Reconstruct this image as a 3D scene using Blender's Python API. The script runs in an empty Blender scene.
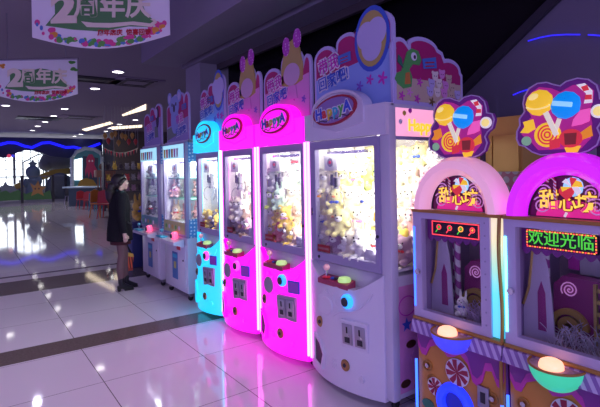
import bpy, bmesh, math, random
from mathutils import Vector, Matrix
random.seed(7)
C = bpy.context.scene.collection
PI = math.pi

# ------------------------------------------------------------------ camera
F, EYE = 470.0, 1.67
TH = math.atan(338 / F)
S_, C_ = math.sin(TH), math.cos(TH)
cam_d = bpy.data.cameras.new('camera'); cam = bpy.data.objects.new('camera', cam_d); C.objects.link(cam)
cam_d.sensor_width = 36; cam_d.lens = F / 600 * 36; cam_d.shift_y = -33.5 / 600; cam_d.clip_start = 0.05
cam.matrix_world = Matrix.Translation((0, 0, EYE)) @ Matrix.Rotation(-TH, 4, 'Z') @ Matrix.Rotation(PI/2, 4, 'X') @ Matrix.Rotation(-0.019, 4, 'Z')
bpy.context.scene.camera = cam

def ray(px, py, rl=0.019):
    x, y = px - 300, 170 - py
    a = (x*math.cos(rl) + y*math.sin(rl)) / F; b = (-x*math.sin(rl) + y*math.cos(rl)) / F
    return (S_ + a*C_, C_ - a*S_, b)
def onY(px, py, Y):
    r = ray(px, py); t = Y / r[1]; return Vector((t*r[0], Y, EYE + t*r[2]))
def onZ(px, py, Z):
    r = ray(px, py); t = (Z - EYE) / r[2]; return Vector((t*r[0], t*r[1], Z))
def onX(px, py, X):
    r = ray(px, py); t = X / r[0]; return Vector((X, t*r[1], EYE + t*r[2]))

# ------------------------------------------------------------------ materials
MATS = {}
def mat(name, col=(.8,.8,.8), rough=.5, metal=0, emit=None, es=0, coat=0, alpha=None, sheen=0, bump=0, bscale=60, var=0):
    if name in MATS: return MATS[name]
    m = bpy.data.materials.new(name); m.use_nodes = True; nt = m.node_tree
    b = nt.nodes['Principled BSDF']
    b.inputs['Base Color'].default_value = (*col, 1); b.inputs['Roughness'].default_value = rough; b.inputs['Metallic'].default_value = metal
    if coat: b.inputs['Coat Weight'].default_value = coat
    if sheen: b.inputs['Sheen Weight'].default_value = sheen
    if emit: b.inputs['Emission Color'].default_value = (*emit, 1); b.inputs['Emission Strength'].default_value = es
    if bump or var:
        tc = nt.nodes.new('ShaderNodeTexCoord'); n = nt.nodes.new('ShaderNodeTexNoise'); n.inputs['Scale'].default_value = bscale
        nt.links.new(tc.outputs['Object'], n.inputs['Vector'])
        if bump:
            bp = nt.nodes.new('ShaderNodeBump'); bp.inputs['Strength'].default_value = bump; bp.inputs['Distance'].default_value = .01
            nt.links.new(n.outputs['Fac'], bp.inputs['Height']); nt.links.new(bp.outputs['Normal'], b.inputs['Normal'])
        if var:
            r = nt.nodes.new('ShaderNodeMix'); r.data_type = 'RGBA'
            r.inputs[6].default_value = (*[x*(1-var) for x in col], 1); r.inputs[7].default_value = (*[min(1, x*(1+var)) for x in col], 1)
            nt.links.new(n.outputs['Fac'], r.inputs[0]); nt.links.new(r.outputs[2], b.inputs['Base Color'])
    MATS[name] = m; return m
def glass_mat(name, tint=(1,1,1), gloss=.06, rough=.02):
    m = bpy.data.materials.new(name); m.use_nodes = True; nt = m.node_tree; nt.nodes.clear()
    o = nt.nodes.new('ShaderNodeOutputMaterial'); t = nt.nodes.new('ShaderNodeBsdfTransparent'); g = nt.nodes.new('ShaderNodeBsdfGlossy')
    t.inputs[0].default_value = (*tint, 1); g.inputs['Roughness'].default_value = rough
    fr = nt.nodes.new('ShaderNodeFresnel'); fr.inputs[0].default_value = 1.3
    ad = nt.nodes.new('ShaderNodeMath'); ad.operation = 'MULTIPLY'; ad.inputs[1].default_value = gloss / .06 * .7
    nt.links.new(fr.outputs[0], ad.inputs[0])
    mx = nt.nodes.new('ShaderNodeMixShader'); nt.links.new(ad.outputs[0], mx.inputs[0]); nt.links.new(t.outputs[0], mx.inputs[1]); nt.links.new(g.outputs[0], mx.inputs[2])
    nt.links.new(mx.outputs[0], o.inputs[0]); return m
def ramp_emit(name, stops, axis, lo, hi, strength, base=(.6,.6,.6)):
    """an LED strip whose diodes change colour along its length"""
    m = bpy.data.materials.new(name); m.use_nodes = True; nt = m.node_tree; b = nt.nodes['Principled BSDF']
    tc = nt.nodes.new('ShaderNodeTexCoord'); sp = nt.nodes.new('ShaderNodeSeparateXYZ'); mr = nt.nodes.new('ShaderNodeMapRange')
    mr.inputs['From Min'].default_value = lo; mr.inputs['From Max'].default_value = hi
    cr = nt.nodes.new('ShaderNodeValToRGB'); el = cr.color_ramp.elements
    while len(el) < len(stops): el.new(.5)
    for e, (p, c) in zip(el, stops): e.position = p; e.color = (*c, 1)
    nt.links.new(tc.outputs['Object'], sp.inputs[0]); nt.links.new(sp.outputs[axis], mr.inputs['Value']); nt.links.new(mr.outputs[0], cr.inputs[0])
    nt.links.new(cr.outputs[0], b.inputs['Emission Color']); b.inputs['Emission Strength'].default_value = strength; b.inputs['Base Color'].default_value = (*base, 1)
    return m
def stripes(name, c1, c2, scale, direction=(1,0,0), rough=.4, duty=.5):
    m = bpy.data.materials.new(name); m.use_nodes = True; nt = m.node_tree; b = nt.nodes['Principled BSDF']; b.inputs['Roughness'].default_value = rough
    tc = nt.nodes.new('ShaderNodeTexCoord'); d = nt.nodes.new('ShaderNodeVectorMath'); d.operation = 'DOT_PRODUCT'; d.inputs[1].default_value = direction
    mu = nt.nodes.new('ShaderNodeMath'); mu.operation = 'MULTIPLY'; mu.inputs[1].default_value = scale
    fr = nt.nodes.new('ShaderNodeMath'); fr.operation = 'FRACT'; gt = nt.nodes.new('ShaderNodeMath'); gt.operation = 'GREATER_THAN'; gt.inputs[1].default_value = duty
    mx = nt.nodes.new('ShaderNodeMix'); mx.data_type = 'RGBA'; mx.inputs[6].default_value = (*c1,1); mx.inputs[7].default_value = (*c2,1)
    nt.links.new(tc.outputs['Object'], d.inputs[0]); nt.links.new(d.outputs['Value'], mu.inputs[0]); nt.links.new(mu.outputs[0], fr.inputs[0]); nt.links.new(fr.outputs[0], gt.inputs[0])
    nt.links.new(gt.outputs[0], mx.inputs[0]); nt.links.new(mx.outputs[2], b.inputs['Base Color']); return m
def dots(name, c1, c2, scale, r=.3):
    m = bpy.data.materials.new(name); m.use_nodes = True; nt = m.node_tree; b = nt.nodes['Principled BSDF']; b.inputs['Roughness'].default_value = .4
    tc = nt.nodes.new('ShaderNodeTexCoord'); v = nt.nodes.new('ShaderNodeTexVoronoi'); v.inputs['Scale'].default_value = scale; v.inputs['Randomness'].default_value = .3
    lt = nt.nodes.new('ShaderNodeMath'); lt.operation = 'LESS_THAN'; lt.inputs[1].default_value = r
    mx = nt.nodes.new('ShaderNodeMix'); mx.data_type = 'RGBA'; mx.inputs[6].default_value = (*c1,1); mx.inputs[7].default_value = (*c2,1)
    nt.links.new(tc.outputs['Object'], v.inputs['Vector']); nt.links.new(v.outputs['Distance'], lt.inputs[0]); nt.links.new(lt.outputs[0], mx.inputs[0]); nt.links.new(mx.outputs[2], b.inputs['Base Color']); return m

M_white = mat('white_plastic', (.74,.71,.82), .32, coat=.2)
M_body = mat('cabinet_paint', (.62,.6,.72), .38, bump=.02, bscale=200)
M_frame = mat('frame_paint', (.36,.32,.52), .35)
M_black = mat('black_rubber', (.015,.015,.018), .6)
M_dark = mat('dark_plastic', (.03,.028,.04), .4)
M_chrome = mat('chrome', (.75,.75,.8), .2, 1)
M_steel = mat('steel', (.45,.45,.5), .35, 1)
M_gold = mat('brass', (.45,.3,.12), .35, 1)
M_red = mat('red_print', (.55,.02,.03), .4)
M_redplastic = mat('red_plastic', (.8,.03,.06), .3)
M_inner = mat('white_laminate', (.86,.86,.84), .4)
M_glass = glass_mat('clear_glass', gloss=.025)
M_cream = mat('cream_print', (.85,.8,.7), .5)
M_crimson = mat('crimson_print', (.46,.02,.16), .45)
M_lilac = mat('lilac_print', (.55,.5,.8), .45)
M_skyblue = mat('sky_blue_print', (.28,.42,.85), .45)
M_pinkprint = mat('pink_print', (.75,.3,.65), .45)
M_tan = mat('tan_print', (.62,.5,.36), .45)
M_blue = mat('blue_print', (.05,.12,.62), .4)
M_yellowp = mat('yellow_print', (.72,.52,.1), .45)
M_magprint = mat('magenta_print', (.62,.04,.5), .45)
M_greenp = mat('green_print', (.12,.5,.12), .45)
M_whitep = mat('white_print', (.82,.8,.86), .45)
M_darkp = mat('dark_print', (.04,.02,.06), .45)
M_orange = mat('orange_print', (.62,.2,.02), .4)
M_lamp = mat('lamp_diffuser', (.9,.9,.9), .5, emit=(1,.97,.9), es=9)
M_cablamp = mat('cabinet_lamp', (.9,.9,.9), .5, emit=(1,.98,.92), es=10)

# ------------------------------------------------------------------ mesh builder
class MB:
    def __init__(self): self.bm = bmesh.new(); self.M = Matrix.Identity(4)
    def _v(self, p): return self.bm.verts.new(self.M @ Vector(p))
    def box(self, x0, x1, y0, y1, z0, z1, bev=0):
        vs = [self._v((x, y, z)) for x in (x0, x1) for y in (y0, y1) for z in (z0, z1)]
        fs = [self.bm.faces.new([vs[i] for i in q]) for q in ((0,1,3,2),(4,6,7,5),(0,4,5,1),(2,3,7,6),(0,2,6,4),(1,5,7,3))]
        if bev:
            es = list({e for f in fs for e in f.edges}); bmesh.ops.bevel(self.bm, geom=es, offset=bev, segments=2, profile=.5, affect='EDGES')
        return self
    def prism(self, pts, y0, y1, plane='xz'):
        """closed outline pts (a, b) pushed from y0 to y1 along the third axis"""
        def P(a, b, d): return (a, d, b) if plane == 'xz' else ((d, a, b) if plane == 'yz' else (a, b, d))
        A = [self._v(P(a, b, y0)) for a, b in pts]; B = [self._v(P(a, b, y1)) for a, b in pts]; n = len(pts)
        self.bm.faces.new(A); self.bm.faces.new(B[::-1])
        for i in range(n): self.bm.faces.new((A[i], B[i], B[(i+1) % n], A[(i+1) % n]))
        return self
    def ring(self, outer, inner, y0, y1, plane='xz'):
        def P(a, b, d): return (a, d, b) if plane == 'xz' else ((d, a, b) if plane == 'yz' else (a, b, d))
        n = len(outer); L = [[self._v(P(a, b, d)) for a, b in o] for o in (outer, inner) for d in (y0, y1)]
        oa, ob, ia, ib = L
        for i in range(n):
            j = (i+1) % n
            for q in ((oa[i],oa[j],ia[j],ia[i]), (ob[i],ib[i],ib[j],ob[j]), (oa[i],ob[i],ob[j],oa[j]), (ia[i],ia[j],ib[j],ib[i])): self.bm.faces.new(q)
        return self
    def tube(self, pts, r, n=8, closed=False):
        pts = [Vector(p) for p in pts]; rs = r if isinstance(r, (list, tuple)) else [r]*len(pts); rows = []
        up = Vector((0, 0, 1))
        for i, p in enumerate(pts):
            if closed: t = (pts[(i+1) % len(pts)] - pts[i-1]).normalized()
            else: t = (pts[min(i+1, len(pts)-1)] - pts[max(i-1, 0)]).normalized()
            a = t.cross(up if abs(t.z) < .95 else Vector((0, 1, 0))).normalized(); b = t.cross(a).normalized()
            rows.append([self._v(p + a*rs[i]*math.cos(2*PI*k/n) + b*rs[i]*math.sin(2*PI*k/n)) for k in range(n)])
        m = len(rows)
        for i in range(m if closed else m-1):
            A, B = rows[i], rows[(i+1) % m]
            for k in range(n): self.bm.faces.new((A[k], A[(k+1) % n], B[(k+1) % n], B[k]))
        if not closed: self.bm.faces.new(rows[0][::-1]); self.bm.faces.new(rows[-1])
        return self
    def loft(self, rings, n=16, cap=True):
        """rings of (cx, cy, cz, rx, ry): stacked ellipses"""
        rows = [[self._v((x + rx*math.cos(2*PI*k/n), y + ry*math.sin(2*PI*k/n), z)) for k in range(n)] for x, y, z, rx, ry in rings]
        for A, B in zip(rows, rows[1:]):
            for k in range(n): self.bm.faces.new((A[k], A[(k+1) % n], B[(k+1) % n], B[k]))
        if cap: self.bm.faces.new(rows[0][::-1]); self.bm.faces.new(rows[-1])
        return self
    def lathe(self, prof, c=(0,0,0), axis='z', n=20, cap=True):
        c = Vector(c); rows = []
        for r, h in prof:
            row = []
            for k in range(n):
                a, b = r*math.cos(2*PI*k/n), r*math.sin(2*PI*k/n)
                row.append(self._v(c + Vector({'z': (a, b, h), 'y': (a, h, b), 'x': (h, a, b)}[axis])))
            rows.append(row)
        for A, B in zip(rows, rows[1:]):
            for k in range(n): self.bm.faces.new((A[k], A[(k+1) % n], B[(k+1) % n], B[k]))
        if cap: self.bm.faces.new(rows[0][::-1]); self.bm.faces.new(rows[-1])
        return self
    def ball(self, c, r, sub=2):
        rr = r if isinstance(r, (tuple, list)) else (r, r, r)
        bmesh.ops.create_icosphere(self.bm, subdivisions=sub, radius=1, matrix=self.M @ Matrix.Translation(c) @ Matrix.Diagonal((*rr, 1)))
        return self
    def mesh(self, name, smooth=False):
        bmesh.ops.recalc_face_normals(self.bm, faces=self.bm.faces)
        me = bpy.data.meshes.new(name); self.bm.to_mesh(me); self.bm.free()
        if smooth:
            me.polygons.foreach_set('use_smooth', [True]*len(me.polygons))
            if smooth != 'all': me.set_sharp_from_angle(angle=math.radians(40))
        return me
    def build(self, name, m, parent=None, smooth=True, loc=None):
        me = self.mesh(name, smooth); me.materials.append(m)
        o = bpy.data.objects.new(name, me); C.objects.link(o)
        if parent: o.parent = parent
        if loc: o.location = loc
        return o
def circ(cx, cz, rx, rz=None, n=24, a0=0, a1=2*PI):
    rz = rx if rz is None else rz; full = abs(a1-a0-2*PI) < 1e-6
    return [(cx + rx*math.cos(a0 + (a1-a0)*k/(n if full else n-1)), cz + rz*math.sin(a0 + (a1-a0)*k/(n if full else n-1))) for k in range(n)]
def thing(name, label, cat, loc=(0,0,0), rz=0, group=None):
    o = bpy.data.objects.new(name, None); C.objects.link(o); o.empty_display_size = .1
    o.location = loc; o.rotation_euler = (0, 0, rz); o['label'] = label; o['category'] = cat
    if group: o['group'] = group
    return o
def tag(o, label, cat, group=None):
    o['label'] = label; o['category'] = cat
    if group: o['group'] = group
    return o
def struct(o): o['kind'] = 'structure'; return o
TXT = {}
def text(s, size, m, parent, loc, bold=.0, depth=.002, rot=None, name='lettering', align='CENTER', squash=1):
    """lettering facing -y in its parent's frame"""
    key = (s, round(size, 4), bold, depth, align)
    cu = bpy.data.curves.new('lettering', 'FONT'); cu.body = s; cu.size = size; cu.extrude = depth; cu.offset = bold; cu.align_x = align; cu.align_y = 'CENTER'; cu.resolution_u = 3
    t = bpy.data.objects.new('lettering', cu); C.objects.link(t)
    dg = bpy.context.evaluated_depsgraph_get(); me = bpy.data.meshes.new_from_object(t.evaluated_get(dg)); bpy.data.objects.remove(t)
    me.materials.clear(); me.materials.append(m)
    R = Matrix.Translation(loc) @ (rot or Matrix.Identity(4)) @ Matrix.Rotation(PI/2, 4, 'X') @ Matrix.Diagonal((squash, 1, 1, 1)); me.transform(R)
    o = bpy.data.objects.new(name, me); C.objects.link(o); o.parent = parent; return o
def lamp(name, kind, energy, col, parent=None, loc=(0,0,0), size=.1, size_y=None, rot=(0,0,0), spot=None):
    l = bpy.data.lights.new(name, kind); l.energy = energy; l.color = col
    if kind == 'AREA':
        l.size = size
        if size_y: l.shape = 'RECTANGLE'; l.size_y = size_y
    else: l.shadow_soft_size = size
    if spot: l.spot_size = spot; l.spot_blend = .7
    o = bpy.data.objects.new(name, l); C.objects.link(o); o.location = loc; o.rotation_euler = rot
    if parent: o.parent = parent
    return o

# ================================================================== the hall
def floor_mat():
    m = bpy.data.materials.new('polished_tiles'); m.use_nodes = True; nt = m.node_tree; b = nt.nodes['Principled BSDF']; N = nt.nodes.new; L = nt.links.new
    tc = N('ShaderNodeTexCoord'); sp = N('ShaderNodeSeparateXYZ'); L(tc.outputs['Object'], sp.inputs[0])
    def math_(op, a, b_=None, c=None):
        n = N('ShaderNodeMath'); n.operation = op
        for i, v in enumerate((a, b_, c)):
            if v is None: continue
            if isinstance(v, (int, float)): n.inputs[i].default_value = v
            else: L(v, n.inputs[i])
        return n.outputs[0]
    def band(v, a, c): return math_('MULTIPLY', math_('GREATER_THAN', v, a), math_('LESS_THAN', v, c))
    X, Y = sp.outputs[0], sp.outputs[1]
    def seam(v, off, step, w): return math_('LESS_THAN', math_('ABSOLUTE', math_('SUBTRACT', math_('FRACT', math_('DIVIDE', math_('SUBTRACT', v, off - step/2), step)), .5)), w/step/2)
    near = math_('LESS_THAN', Y, 4.88); s1 = band(Y, 4.88, 5.26); s2 = band(Y, 7.72, 8.66); s3 = band(Y, 9.02, 9.14)
    sy = math_('MAXIMUM', math_('MULTIPLY', seam(Y, 3.15, .85, .006), near), math_('MULTIPLY', seam(Y, 6.1, .85, .006), math_('SUBTRACT', 1.0, near)))
    grid = math_('MAXIMUM', sy, seam(X, .9, .85, .007))
    strip = math_('MAXIMUM', math_('MAXIMUM', s1, s2), s3)
    n = N('ShaderNodeTexNoise'); n.inputs['Scale'].default_value = 1.1; L(tc.outputs['Object'], n.inputs['Vector'])
    n2 = N('ShaderNodeTexNoise'); n2.inputs['Scale'].default_value = 45; L(tc.outputs['Object'], n2.inputs['Vector'])
    def mix(f, a, c):
        k = N('ShaderNodeMix'); k.data_type = 'RGBA'; L(f, k.inputs[0])
        for i, v in ((6, a), (7, c)):
            if isinstance(v, tuple): k.inputs[i].default_value = (*v, 1)
            else: L(v, k.inputs[i])
        return k.outputs[2]
    tile = mix(n.outputs['Fac'], (.70,.65,.69), (.76,.71,.75)); brown = mix(n2.outputs['Fac'], (.10,.08,.065), (.2,.16,.13))
    col = mix(strip, mix(grid, tile, (.16,.14,.14)), brown)
    L(col, b.inputs['Base Color']); b.inputs['Roughness'].default_value = .055; b.inputs['Specular IOR Level'].default_value = .6
    return m
HM, HB = 4.3, 3.6
M_ceil = mat('ceiling_paint', (.3,.25,.34), .8, bump=.02, bscale=20)
M_wallp = mat('hall_paint', (.36,.33,.42), .75)
M_soffit = mat('soffit_paint', (.3,.27,.36), .7)
M_blackglass = mat('black_glass', (.010,.009,.011), .16); M_blackglass.node_tree.nodes['Principled BSDF'].inputs['Specular IOR Level'].default_value = .15
M_void = mat('dark_wall_panel', (.03,.026,.03), .6)
struct(MB().box(-9, 16, -4, 46, -.2, 0).build('floor', floor_mat(), smooth=False))
struct(MB().box(-9, 16, -4, 46, HM, HM+.2).build('ceiling', M_ceil, smooth=False))
# bulkhead over the machines: lit face, underside, slot
b = MB().box(2.6, 3.24, -4, 8.35, HB, HM).box(3.24, 3.34, -4, 8.35, HB+.12, HM).box(3.34, 3.72, -4, 8.35, HB-.02, HM)
struct(b.build('trim_1', M_soffit, smooth=False))
struct(MB().box(3.72, 3.78, -4, 8.0, HB-.12, HM).build('trim_2', mat('brown_fascia', (.09,.07,.08), .6), smooth=False))
struct(MB().box(3.95, 4.05, -4, 8.0, 0, HM).build('wall_right', M_blackglass, smooth=False))
struct(MB().box(3.4, 4.05, 7.66, 8.3, 0, HB).build('trim_3', M_wallp, smooth=False))            # square column at the end of the row
struct(MB().box(7.6, 16, 30, 30.2, 0, HM).build('wall_side', mat('shop_wall', (.10,.085,.09), .7), smooth=False))
struct(MB().box(15.9, 16, 8, 46, 0, HM).build('wall_back', mat('shop_wall', (.2,.17,.16), .7), smooth=False))
struct(MB().box(-9, 16, 42, 42.2, 0, HM).build('wall_far', mat('far_wall', (.16,.16,.2), .7), smooth=False))
# escalator behind the dark glass wall, climbing towards the near end: sloping truss cladding with black trims
esc = thing('escalator', 'dark violet side of an escalator sloping up behind the candy machines', 'escalator', (3.93, 0, 0))
def slope_z(Y): return 2.32 + (2.66 - Y) * .70
M_clad = mat('escalator_cladding', (.17,.155,.22), .3, coat=.4)
MB().prism([(4.2, slope_z(4.2)), (-.6, slope_z(-.6)), (-.6, slope_z(-.6)-1.02), (4.2, slope_z(4.2)-1.02)], -.16, -.02, 'yz').build('side_panel', M_clad, esc, False)
MB().prism([(4.2, slope_z(4.2)+.07), (-.6, slope_z(-.6)+.07), (-.6, slope_z(-.6)-.02), (4.2, slope_z(4.2)-.02)], -.2, -.02, 'yz').build('handrail_trim', M_dark, esc, False)
MB().prism([(4.2, slope_z(4.2)-.98), (-.6, slope_z(-.6)-.98), (-.6, slope_z(-.6)-1.08), (4.2, slope_z(4.2)-1.08)], -.2, -.02, 'yz').build('lower_trim', M_dark, esc, False)
MB().prism([(4.2, max(.7, slope_z(4.2)-1.08)), (-.6, slope_z(-.6)-1.08), (-.6, 1.0), (4.2, .6)], -.14, -.02, 'yz').build('soffit_panel', mat('escalator_soffit', (.36,.33,.45), .35), esc, False)
M_ledrefl = mat('blue_led_reflection', (.05,.05,.2), .4, emit=(.03,.02,1), es=1.1)
def on_panel(px, py): p = onX(px, py, 3.74); return (-.19, p.y, p.z)
for pts in (((528,41),(540,37.5),(552,35.3),(566,34.5),(580,34.6)), ((513,95),(520,92),(528,89.5),(538,86.5)), ((588,34.8),(596,35.2),(606,36.2))):
    MB().tube([on_panel(*p) for p in pts], .006, 6).build('glow_strip', M_ledrefl, esc)  # reflections of blue LEDs in the glass, put in as glowing tubes
# tan storage cabinet and patterned cartons behind the candy machines
cab = thing('storage_cabinet', 'tan wooden cabinet standing behind the candy machines', 'cabinet', (3.46, 2.02, 0))
MB().box(-.16, .16, -.2, .26, .0, 2.04, .006).build('body', mat('tan_wood', (.6,.36,.08), .5), cab)
MB().box(-.185, -.16, -.18, .02, .1, 1.9).build('door', mat('tan_wood_door', (.55,.32,.06), .5), cab)
MB().box(-.185, -.16, .03, .24, .1, 1.9).build('door', mat('tan_wood_door', (.55,.32,.06), .5), cab)
# low partition with a checked red and grey print
st = MB().box(3.2, 3.25, .2, 2.1, 0, 1.63).build('partition_board', dots('checked_print', (.2,.03,.09), (.22,.2,.27), 16, .4), smooth=False)
tag(st, 'low checked red and grey board between the candy machines and the tan cabinet', 'board')

# ceiling lights, vents
def downlight(px, py, r=.13):
    p = onZ(px, py, HM)
    t = thing('ceiling_light', '', 'light', (p.x, p.y, HM), group='recessed ceiling downlights')
    MB().ring(circ(0,0,r+.035), circ(0,0,r), -.03, -.001, 'xy').build('rim', M_white, t)
    MB().lathe([(r,-.018),(r,-.004)], n=24).build('diffuser', M_lamp, t)
    return t
DL = [(118,71,'round downlight nearest the hanging banners, beside the ceiling air conditioner'), (95,88,'round downlight between the square dark opening and the striped machine toppers'),
      (64.6,108.3,'round downlight just below the smaller banner, toward the air grilles'), (5.8,105,'round downlight under the lower left end of the smaller banner'), (53.7,115.5,'round downlight between the two far air grilles'),
      (45,121.4,'round downlight in front of the darker far grille'), (37.8,125.8,'second smallest downlight in the far left line'), (32.2,130,'most distant downlight in the far left line'),
      (74.7,135.8,'small far downlight above the blue wavy fascia, left of its pair'), (81,134,'small far downlight above the blue wavy fascia, right of its pair'), (119.7,124,'small far downlight between two bright ceiling coves'),
      (110,127.7,'small far downlight at the edge of the farther bright cove'), (106,131,'tiny far downlight just above the hanging ornaments'), (135.3,119.5,'small far downlight next to the first scalloped topper')]
for x, y, l in DL: downlight(x, y)['label'] = l
for x, y in ((-.4,5.6),(-2.4,5.6),(-.4,3.0),(-2.4,3.0),(-.4,.4),(-2.4,.4),(-1.6,8.6),(.2,11)):
    lamp('downlight_lamp', 'SPOT', 72, (.82,.68,1), None, (x, y, HM-.05), .1, spot=1.9)
for x, y in ((1.5,29),(4.5,28),(6.5,25),(3,21),(0,24),(1.5,14)):
    lamp('downlight_lamp', 'SPOT', 110, (.8,.78,1), None, (x, y, HM-.05), .1, spot=2.6)
def vent(c, sx, sy, label, dark):
    t = thing('air_vent', label, 'vent', (c.x, c.y, HM))
    MB().box(-sx/2, sx/2, -sy/2, sy/2, -.03, -.002, .008).build('panel', M_ceil if not dark else M_dark, t)
    MB().ring([(-sx*.3,-sy*.3),(sx*.3,-sy*.3),(sx*.3,sy*.3),(-sx*.3,sy*.3)], [(-sx*.24,-sy*.24),(sx*.24,-sy*.24),(sx*.24,sy*.24),(-sx*.24,sy*.24)], -.045, -.028, 'xy').build('grille', M_dark, t, False)
    for a in (-1, 1):
        MB().box(-sx*.34, sx*.34, a*sy*.42-.03, a*sy*.42+.03, -.04, -.028).build('slot', M_void, t, False)
    return t
vent(onZ(136,82,HM), 1.3, 1.3, 'square ceiling air conditioner cassette above the koala topper', False)
vent(onZ(92,79,HM), 1.5, .8, 'black rectangular opening in the ceiling beside the smaller banner', True)
vent(onZ(39,118,HM), 1.8, 1.3, 'dark far ceiling grille in the line of downlights', True)
vent(onZ(81,117,HM), 1.8, 1.3, 'pale far ceiling grille left of the bright cove', False)
M_cove = mat('cove_lamp', (.9,.85,.75), .5, emit=(1,.82,.58), es=1.6)
for i, pts in enumerate((((82,129.5),(110,122),(113,123.5),(86,131)), ((122,115),(146,104.5),(146,109.5),(123,116)), ((111,127),(142,125.2),(142,127.2),(112,129.5)))):
    q = [onZ(x, y, HM-.02) for x, y in pts]
    o = MB().prism([(p.x, p.y) for p in q], HM-.03, HM-.004, 'xy').build('cove_light', M_cove, smooth=False)
    tag(o, ('long bright ceiling cove over the far counter', 'bright ceiling cove just left of the first scalloped topper', 'thin bright ceiling cove above the bunting')[i], 'light')

# ---------------------------------------------------------------- anniversary banners
M_banner = mat('banner_cloth', (.86,.85,.9), .6)
M_bgreen = mat('banner_green', (.1,.28,.1), .5); M_bgreen2 = mat('banner_leaf', (.12,.42,.08), .5); M_bcream = mat('banner_cream', (.85,.78,.62), .5)
M_bpink = mat('banner_pink', (.75,.08,.3), .5); M_bblue = mat('banner_blue', (.1,.25,.6), .5); M_borange = mat('banner_orange', (.8,.35,.05), .5)
def banner(P, W, Hh, rz, label):
    t = thing('hanging_banner', label, 'banner', P, rz, 'anniversary banners')
    n = 18; low = [(W*(k/n-.5), -Hh - .09*W*math.sin(PI*k/n)) for k in range(n+1)]
    MB().prism([(W/2, 0), (-W/2, 0)] + low, 0, .012).build('cloth', M_banner, t, False)
    MB().tube([(-W/2-.02, .006, .01), (W/2+.02, .006, .01)], .018).build('rod', M_steel, t)
    for s in (-1, 1): MB().tube([(s*W*.36, .006, .01), (s*W*.36, .006, HM-P[2]-.005)], .006, 6).build('wire', M_steel, t)
    gr = [(-.40,-.80),(-.33,-.60),(-.33,-.42),(-.24,-.25),(-.14,-.3),(-.06,-.30),(.04,-.24),(.14,-.28),(.22,-.34),(.30,-.42),(.33,-.62),(.40,-.78),(.36,-.86),(.2,-.84),(0,-.92),(-.2,-.88)]
    MB().prism([(a*W, b*Hh) for a, b in gr], -.006, 0).build('green_flourish', M_bgreen, t, False)
    text('2', Hh*.68, M_bcream, t, (-.265*W, -.012, -.53*Hh), .035*Hh, .004, squash=1.25)
    text('周年庆', Hh*.45, M_bcream, t, (.09*W, -.012, -.5*Hh), .012*Hh, .004, rot=Matrix.Rotation(.03, 4, 'Y'))
    sw = [(-.14,-.74),(-.05,-.77),(.08,-.78),(.24,-.76),(.36,-.80),(.385,-.76),(.36,-.73),(.39,-.72),(.41,-.78),(.37,-.86),(.22,-.82),(.06,-.86),(-.1,-.84)]
    MB().prism([(a*W, b*Hh) for a, b in sw], -.012, -.005).build('cream_swoosh', M_bcream, t, False)
    text('周年店庆  惊喜回馈', Hh*.11, M_red, t, (.17*W, -.006, -.95*Hh), .003*Hh, .003)
    rnd = random.Random(3)
    def low_at(x): return -Hh - .09*W*math.sin(PI*(x/W+.5))
    cl = {}
    for k in range(110):
        x = W*(rnd.random()-.5)*.93; edge = abs(x)/W > .33
        z = low_at(x) + (.05 + .1*rnd.random() + (.16*rnd.random() if edge else 0))*Hh*1.0
        m = rnd.choice([M_bpink, M_bblue, M_borange, M_bpink] if edge else [M_bgreen2, M_bgreen2, M_bgreen2, M_bpink, M_bblue])
        cl.setdefault(m.name, (m, MB()))[1].prism(circ(x, z, (.010+.018*rnd.random())*W, (.008+.014*rnd.random())*W, 9), -.004 - .0005*k/110, 0)
    for k in range(7): cl.setdefault(M_bgreen2.name, (M_bgreen2, MB()))[1].prism(circ(W*(.42+.07*rnd.random()), -Hh*(.05+.3*rnd.random()), .03*W, .016*W, 8), -.004, 0)
    for k in range(5): cl.setdefault(M_borange.name, (M_borange, MB()))[1].prism(circ(-W*(.36+.12*rnd.random()), -Hh*(.1+.12*rnd.random()), .022*W, .016*W, 8), -.004, 0)
    for m, q in cl.values(): q.build('flower_print', m, t, False)
    return t
def banner_at(pl, pr, D, Hh, label):
    a, b_ = [Vector((D*r[0], D*r[1], EYE + D*r[2])) for r in (ray(*pl), ray(*pr))]
    mid = (a+b_)/2; w = (b_-a).xy.length; banner((mid.x, mid.y, mid.z), w, Hh, math.atan2(b_.y-a.y, b_.x-a.x), label)
banner_at((-4,57.2), (77,63), 7.6, .56, 'smaller hanging anniversary banner, farther away and lower')
banner_at((31,-24), (169,-18), 5.6, .68, 'larger hanging anniversary banner, nearer and cut off at its top')
# ================================================================== claw machines (local: x to the viewer's right, y into the machine, z up)
FX = 2.33
M_neonpink = mat('neon_pink', (.6,.1,.5), .3, emit=(1,.12,.85), es=7)
M_neoncyan = mat('neon_cyan', (.1,.5,.6), .3, emit=(.1,.75,1), es=6)
M_neonlilac = mat('neon_lilac', (.6,.3,.6), .3, emit=(1,.35,.9), es=2.2)
M_neonblue = mat('neon_blue', (.05,.1,.6), .3, emit=(.03,.12,1), es=3)
M_litmag = mat('backlit_magenta_plastic', (.75,.05,.6), .25, emit=(1,.0,.78), es=.95, coat=.3)
M_litcyan = mat('backlit_cyan_plastic', (.1,.6,.75), .25, emit=(0,.62,1), es=.95, coat=.3)
M_ringblue = mat('lit_blue_button', (.05,.3,.8), .25, emit=(.02,.3,1), es=1.6)
M_ringmag = mat('lit_magenta_button', (.8,.1,.5), .25, emit=(1,.05,.6), es=1.5)
M_btngreen = mat('lit_green_button', (.5,.75,.3), .3, emit=(.55,.9,.25), es=.5)
M_knob = mat('pink_knob', (.9,.5,.55), .3, emit=(1,.4,.45), es=.15)
M_grey = mat('grey_plastic', (.3,.29,.36), .4)
M_sticker = mat('red_sticker', (.32,.01,.02), .4)
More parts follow.
